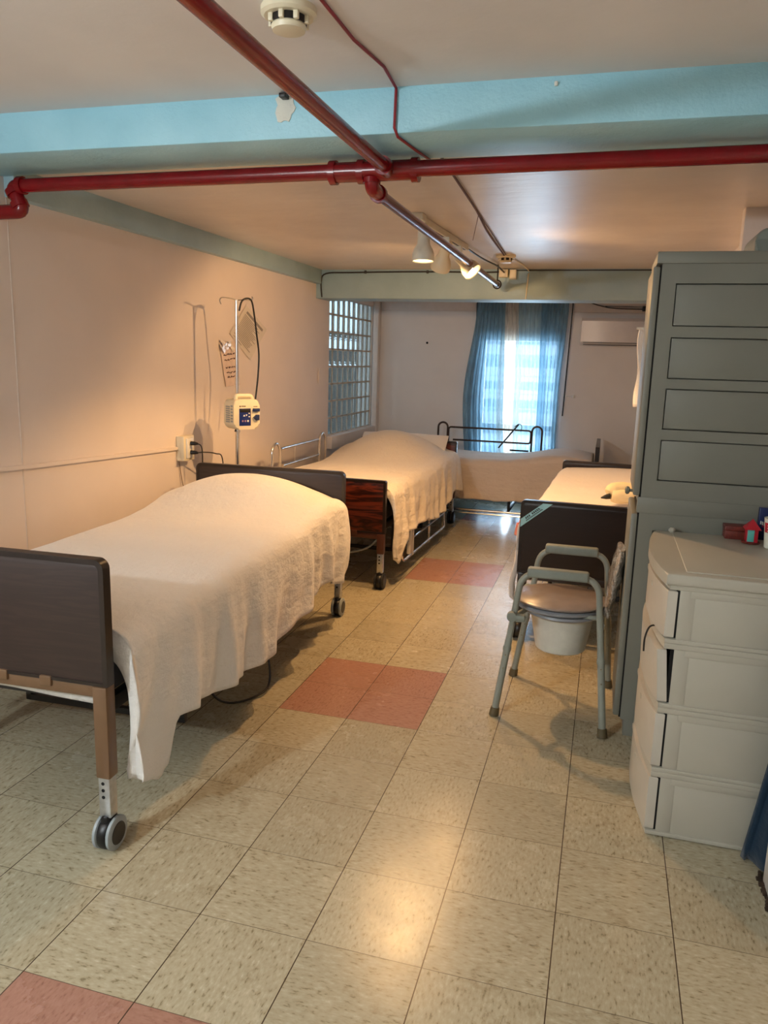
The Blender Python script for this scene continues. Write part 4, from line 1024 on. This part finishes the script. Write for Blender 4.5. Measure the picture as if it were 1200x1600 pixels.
# white sheet hanging behind the cabinet edge
b_ = BM(); g = []
for i in range(9):
    row = []
    for j in range(21):
        s = i / 8; t_ = j / 20
        row.append(b_.verts.new((1.372 + .012 * t_ + .18 * s - .006 * math.sin(t_ * 9), 3.02 + .03 * math.sin(s * 5 + t_ * 2), 1.66 - .40 * t_ + .015 * s)))
    g.append(row)
for i in range(8):
    for j in range(20): b_.faces.new((g[i][j], g[i][j + 1], g[i + 1][j + 1], g[i + 1][j]))
o = single('hanging_towel', b_, 'pillow', 'white towel edge hanging beyond the left edge of the tall cabinet', 'towel', (1.45, 3.02, 1.66), sharp=180)
md = o.modifiers.new('thickness', 'SOLIDIFY'); md.thickness = .01
b_ = BM(); tube(b_, [(1.36, 3.03, 1.668), (XR, 3.03, 1.668)], .006, 8)
single('towel_rod', b_, 'white', 'thin white rod carrying the white towel beyond the tall cabinet', 'rod', (1.6, 3.03, 1.668))

# ------------------------------------------------------------------ drawer tower
DX0, DX1, DY0, DY1 = 1.470, 1.845, 1.068, 1.715
dt = thing('drawer_tower', 'off-white plastic four-drawer tower with bowed fronts, in front of the tall cabinet', 'drawer tower', (1.65, 1.39, 0))
def bowed(y0, y1, x, bow, n=16): return [(x - bow * (1 - (2 * k / n - 1) ** 2), y0 + (y1 - y0) * k / n) for k in range(n + 1)]
tiers = [(.003, .222), (.222, .438), (.438, .648), (.648, .835)]
for i, (z0, z1) in enumerate(tiers):
    b_ = BM()
    # side boards recessed between rims
    prism(b_, bowed(DY0, DY1, DX0, .030) + [(DX1, DY1), (DX1, DY0)], 2, z1 - .018, z1, .003)
    prism(b_, bowed(DY0, DY1, DX0, .030) + [(DX1, DY1), (DX1, DY0)], 2, z0, z0 + .014, .003)
    box(b_, (DX0 + .030, DY0 + .004, z0 + .012), (DX0 + .075, DY1 - .004, z1 - .016), .003)
    box(b_, (DX0 + .06, DY0 + .0055, z0 + .010), (DX1 - .004, DY1 - .01, z1 - .036), .004)
    box(b_, (DX0 + .06, DY0 + .002, z1 - .040), (DX1 - .002, DY1 - .003, z1 - .012), .004)
    wpart('tier_frame', b_, 'drawers', dt)
    b_ = BM()
    zt, zb = z1 - .022, z0 + .018
    pts = bowed(DY0 + .004, DY1 - .004, DX0 - .004, .038); pts2 = [(DX0 + .024, DY1 - .004), (DX0 + .024, DY0 + .004)]
    poly = pts + pts2
    prism(b_, poly, 2, zb, zt, .004)
    if i == 2:
        for v in b_.verts: v.co.x -= .030 * (v.co.z - zb) * 3 * max(0, 1 - (v.co.y - DY0) / .6)
    dw_ = wpart('drawer', b_, 'drawerfront', dt)
    b_ = BM(); cx_ = DX0 - .0405 + .012
    prism(b_, [(cx_ - .010, (DY0 + DY1) / 2 - .12), (cx_ - .012, (DY0 + DY1) / 2 + .12), (cx_ + .004, (DY0 + DY1) / 2 + .13), (cx_ + .004, (DY0 + DY1) / 2 - .13)], 2, zt - .045, zt - .028, .003); sub('handle', b_, 'drawers', dw_, dt.location)
    b_ = BM(); box(b_, (DX0 + .020, DY0 + .006, zb), (DX0 + .032, DY1 - .006, zt)); wpart('drawer_gap', b_, 'blackhole', dt)
b_ = BM()
prism(b_, bowed(DY0 - .010, DY1 + .004, DX0 - .012, .036) + [(DX1 + .004, DY1 + .004), (DX1 + .004, DY0 - .010)], 2, .832, .868, .008)
ld = wpart('lid', b_, 'drawers', dt)
b_ = BM(); prism(b_, [(DX0 + .045, DY0 + .03), (DX1 - .02, DY0 + .03), (DX1 - .02, DY1 - .03), (DX0 + .045, DY1 - .03)], 2, .866, .8712, .002); sub('lid_panel', b_, 'drawers', ld, dt.location)
b_ = BM(); lathe(b_, [(0, 0), (.010, 0), (.013, .008), (.008, .016), (0, .018)], (1.515, 1.70, .868), (0, 0, 1), 16); sub('lid_knob', b_, 'drawers', ld, dt.location)
b_ = BM(); tube(b_, smooth_path([(1.455, 1.20, .66), (1.432, 1.19, .655), (1.42, 1.18, .62), (1.42, 1.18, .575)], 6), .003, 8)
single('black_strap', b_, 'black', 'thin black strap hanging out of the second drawer front', 'strap', (1.43, 1.19, .66))
# things on the drawer tower
ZT = .8715
wb = thing('wooden_box', 'small reddish brown wooden box on the drawer tower', 'box', (1.735, 1.672, ZT))
b_ = BM(); box(b_, (1.690, 1.640, ZT), (1.785, 1.705, ZT + .030), .002); wpart('box_base', b_, 'redbox', wb)
b_ = BM(); box(b_, (1.688, 1.638, ZT + .031), (1.787, 1.707, ZT + .047), .002); wpart('box_lid', b_, 'redbox', wb)
hs_ = thing('toy_house', 'little crimson wooden house with teal door on a round base', 'ornament', (1.772, 1.585, ZT))
hx, hy = 1.770, 1.600
b_ = BM(); lathe(b_, [(0, 0), (.030, 0), (.032, .003), (.030, .006), (0, .006)], (hx, hy, ZT), (0, 0, 1), 24); wpart('base', b_, 'redbox', hs_)
b_ = BM(); box(b_, (hx - .019, hy - .019, ZT + .006), (hx + .019, hy + .019, ZT + .052), .001); wl = wpart('walls', b_, 'redpaint', hs_)
b_ = BM(); box(b_, (hx - .016, hy - .0210, ZT + .008), (hx + .006, hy - .0185, ZT + .050), .0005); dd = wpart('door', b_, 'teal', hs_)
b_ = BM(); tip = b_.verts.new((hx + .0, hy, ZT + .088)); cs = [b_.verts.new((hx + sx_ * .027, hy + sy_ * .027, ZT + .052)) for sx_, sy_ in ((-1, -1), (1, -1), (1, 1), (-1, 1))]
b_.faces.new(cs[::-1])
for k in range(4): b_.faces.new((cs[k], cs[(k + 1) % 4], tip))
wpart('roof', b_, 'redpaint', hs_, 10)
pk = thing('printed_packet', 'dark blue and magenta printed packet leaning behind the little red house', 'packet', (1.825, 1.66, ZT))
rot = Matrix.Rotation(math.radians(-8), 4, 'X')
b_ = BM(); box(b_, (1.800, 1.668, ZT), (1.870, 1.690, ZT + .118), .003); wpart('packet_body', b_, 'bluepack', pk)
b_ = BM()
v1 = [b_.verts.new(q) for q in ((1.812, 1.6672, ZT + .05), (1.870, 1.6672, ZT + .02), (1.870, 1.6672, ZT + .085), (1.835, 1.6672, ZT + .095))]; b_.faces.new(v1); wpart('magenta_print', b_, 'magenta', pk)
b_ = BM()
for k in range(6): box(b_, (1.806 + k * .006, 1.6660, ZT + .058 - k * .002), (1.8095 + k * .006, 1.6675, ZT + .070 - k * .002))
wpart('printed_text', b_, 'white', pk)
cu = thing('cup', 'white tapered cup with a red lettered label at the right edge of the drawer tower', 'cup', (1.838, 1.55, ZT))
cxu, cyu = 1.836, 1.545
b_ = BM(); lathe(b_, [(0, 0), (.030, 0), (.032, .002), (.040, .10), (.041, .104), (.038, .104), (.030, .004), (0, .004)], (cxu, cyu, ZT), (0, 0, 1), 32); wpart('cup_body', b_, 'whitecup', cu)
b_ = BM(); n = 16; a0, a1 = math.radians(192), math.radians(282)
for k in range(n):
    aa, ab = a0 + (a1 - a0) * k / n, a0 + (a1 - a0) * (k + 1) / n
    def P(a, z): r = .0325 + (.040 - .032) * z / .10 + .0004; return b_.verts.new((cxu + r * math.cos(a), cyu + r * math.sin(a), ZT + z))
    b_.faces.new((P(aa, .056), P(ab, .056), P(ab, .090), P(aa, .090)))
wpart('label', b_, 'redlabel', cu)
b_ = BM()
for k, z in enumerate((.062, .072, .081)):
    for a_ in (218, 232, 250, 262):
        aa = math.radians(a_); r = .0332 + .008 * z / .10 + .0006
        c_ = Vector((cxu + r * math.cos(aa), cyu + r * math.sin(aa), ZT + z)); box(b_, c_ - Vector((.0015, .0015, .0022)), c_ + Vector((.0015, .0015, .0022)))
wpart('printed_text', b_, 'whitecup', cu)
# blue cloth at the right edge
b_ = BM(); g = []
for i in range(15):
    row = []
    for j in range(31):
        s = i / 14; t_ = j / 30; z = 1.15 - 1.14 * t_
        wd = .035 + .10 * t_ ** 1.5
        row.append(b_.verts.new((1.895 - wd * (1 - s) - .01 * t_ + .006 * math.sin(s * 8), 1.005 + .025 * math.sin(s * 9 + t_) * (.4 + t_) - .015, z + .012 * math.sin(s * 3.1))))
    g.append(row)
for i in range(14):
    for j in range(30): b_.faces.new((g[i][j], g[i][j + 1], g[i + 1][j + 1], g[i + 1][j]))
o = single('blue_cloth', b_, 'bluecloth', 'dark blue fleece cloth hanging down to the floor at the right edge', 'cloth', (1.87, 1.0, 1.15), sharp=180)
md = o.modifiers.new('thickness', 'SOLIDIFY'); md.thickness = .02; md.offset = 0

# ------------------------------------------------------------------ small marks
# bare plaster patch with anchor on the near beam
pp_ = thing('anchor_bracket', 'rusty anchor stub in a bare plaster patch on the near beam', 'anchor', (0.166, 1.17, 2.29))
b_ = BM(); n = 22
c0 = Vector((0.168, 1.176, 2.258)); vs = []
for k in range(n):
    a = 2 * PI * k / n; r = .028 * (1 + .6 * noise.noise(Vector((math.cos(a) * 2, math.sin(a) * 2, 5)))) + (.006 if k % 3 == 0 else 0)
    vs.append((c0.x + r * math.cos(a) * 1.1, c0.z + r * math.sin(a) * 1.5))
prism(b_, [(x_, min(z_, 2.299)) for x_, z_ in vs], 1, 1.1770, 1.181); wpart('plaster_patch', b_, 'spall', pp_)
b_ = BM(); box(b_, (.160, 1.145, 2.282), (.182, 1.18, 2.295), .002); tube(b_, [(.18, 1.15, 2.292), (.225, 1.16, 2.294)], .003, 6); wpart('bolt', b_, 'darkmetal', pp_)
b_ = BM(); box(b_, (1.02, 1.170, 2.272), (1.03, 1.182, 2.284), .002)
single('beam_stud', b_, 'white', 'tiny white stud on the near beam right of the red pipe', 'stud', (1.025, 1.17, 2.278))
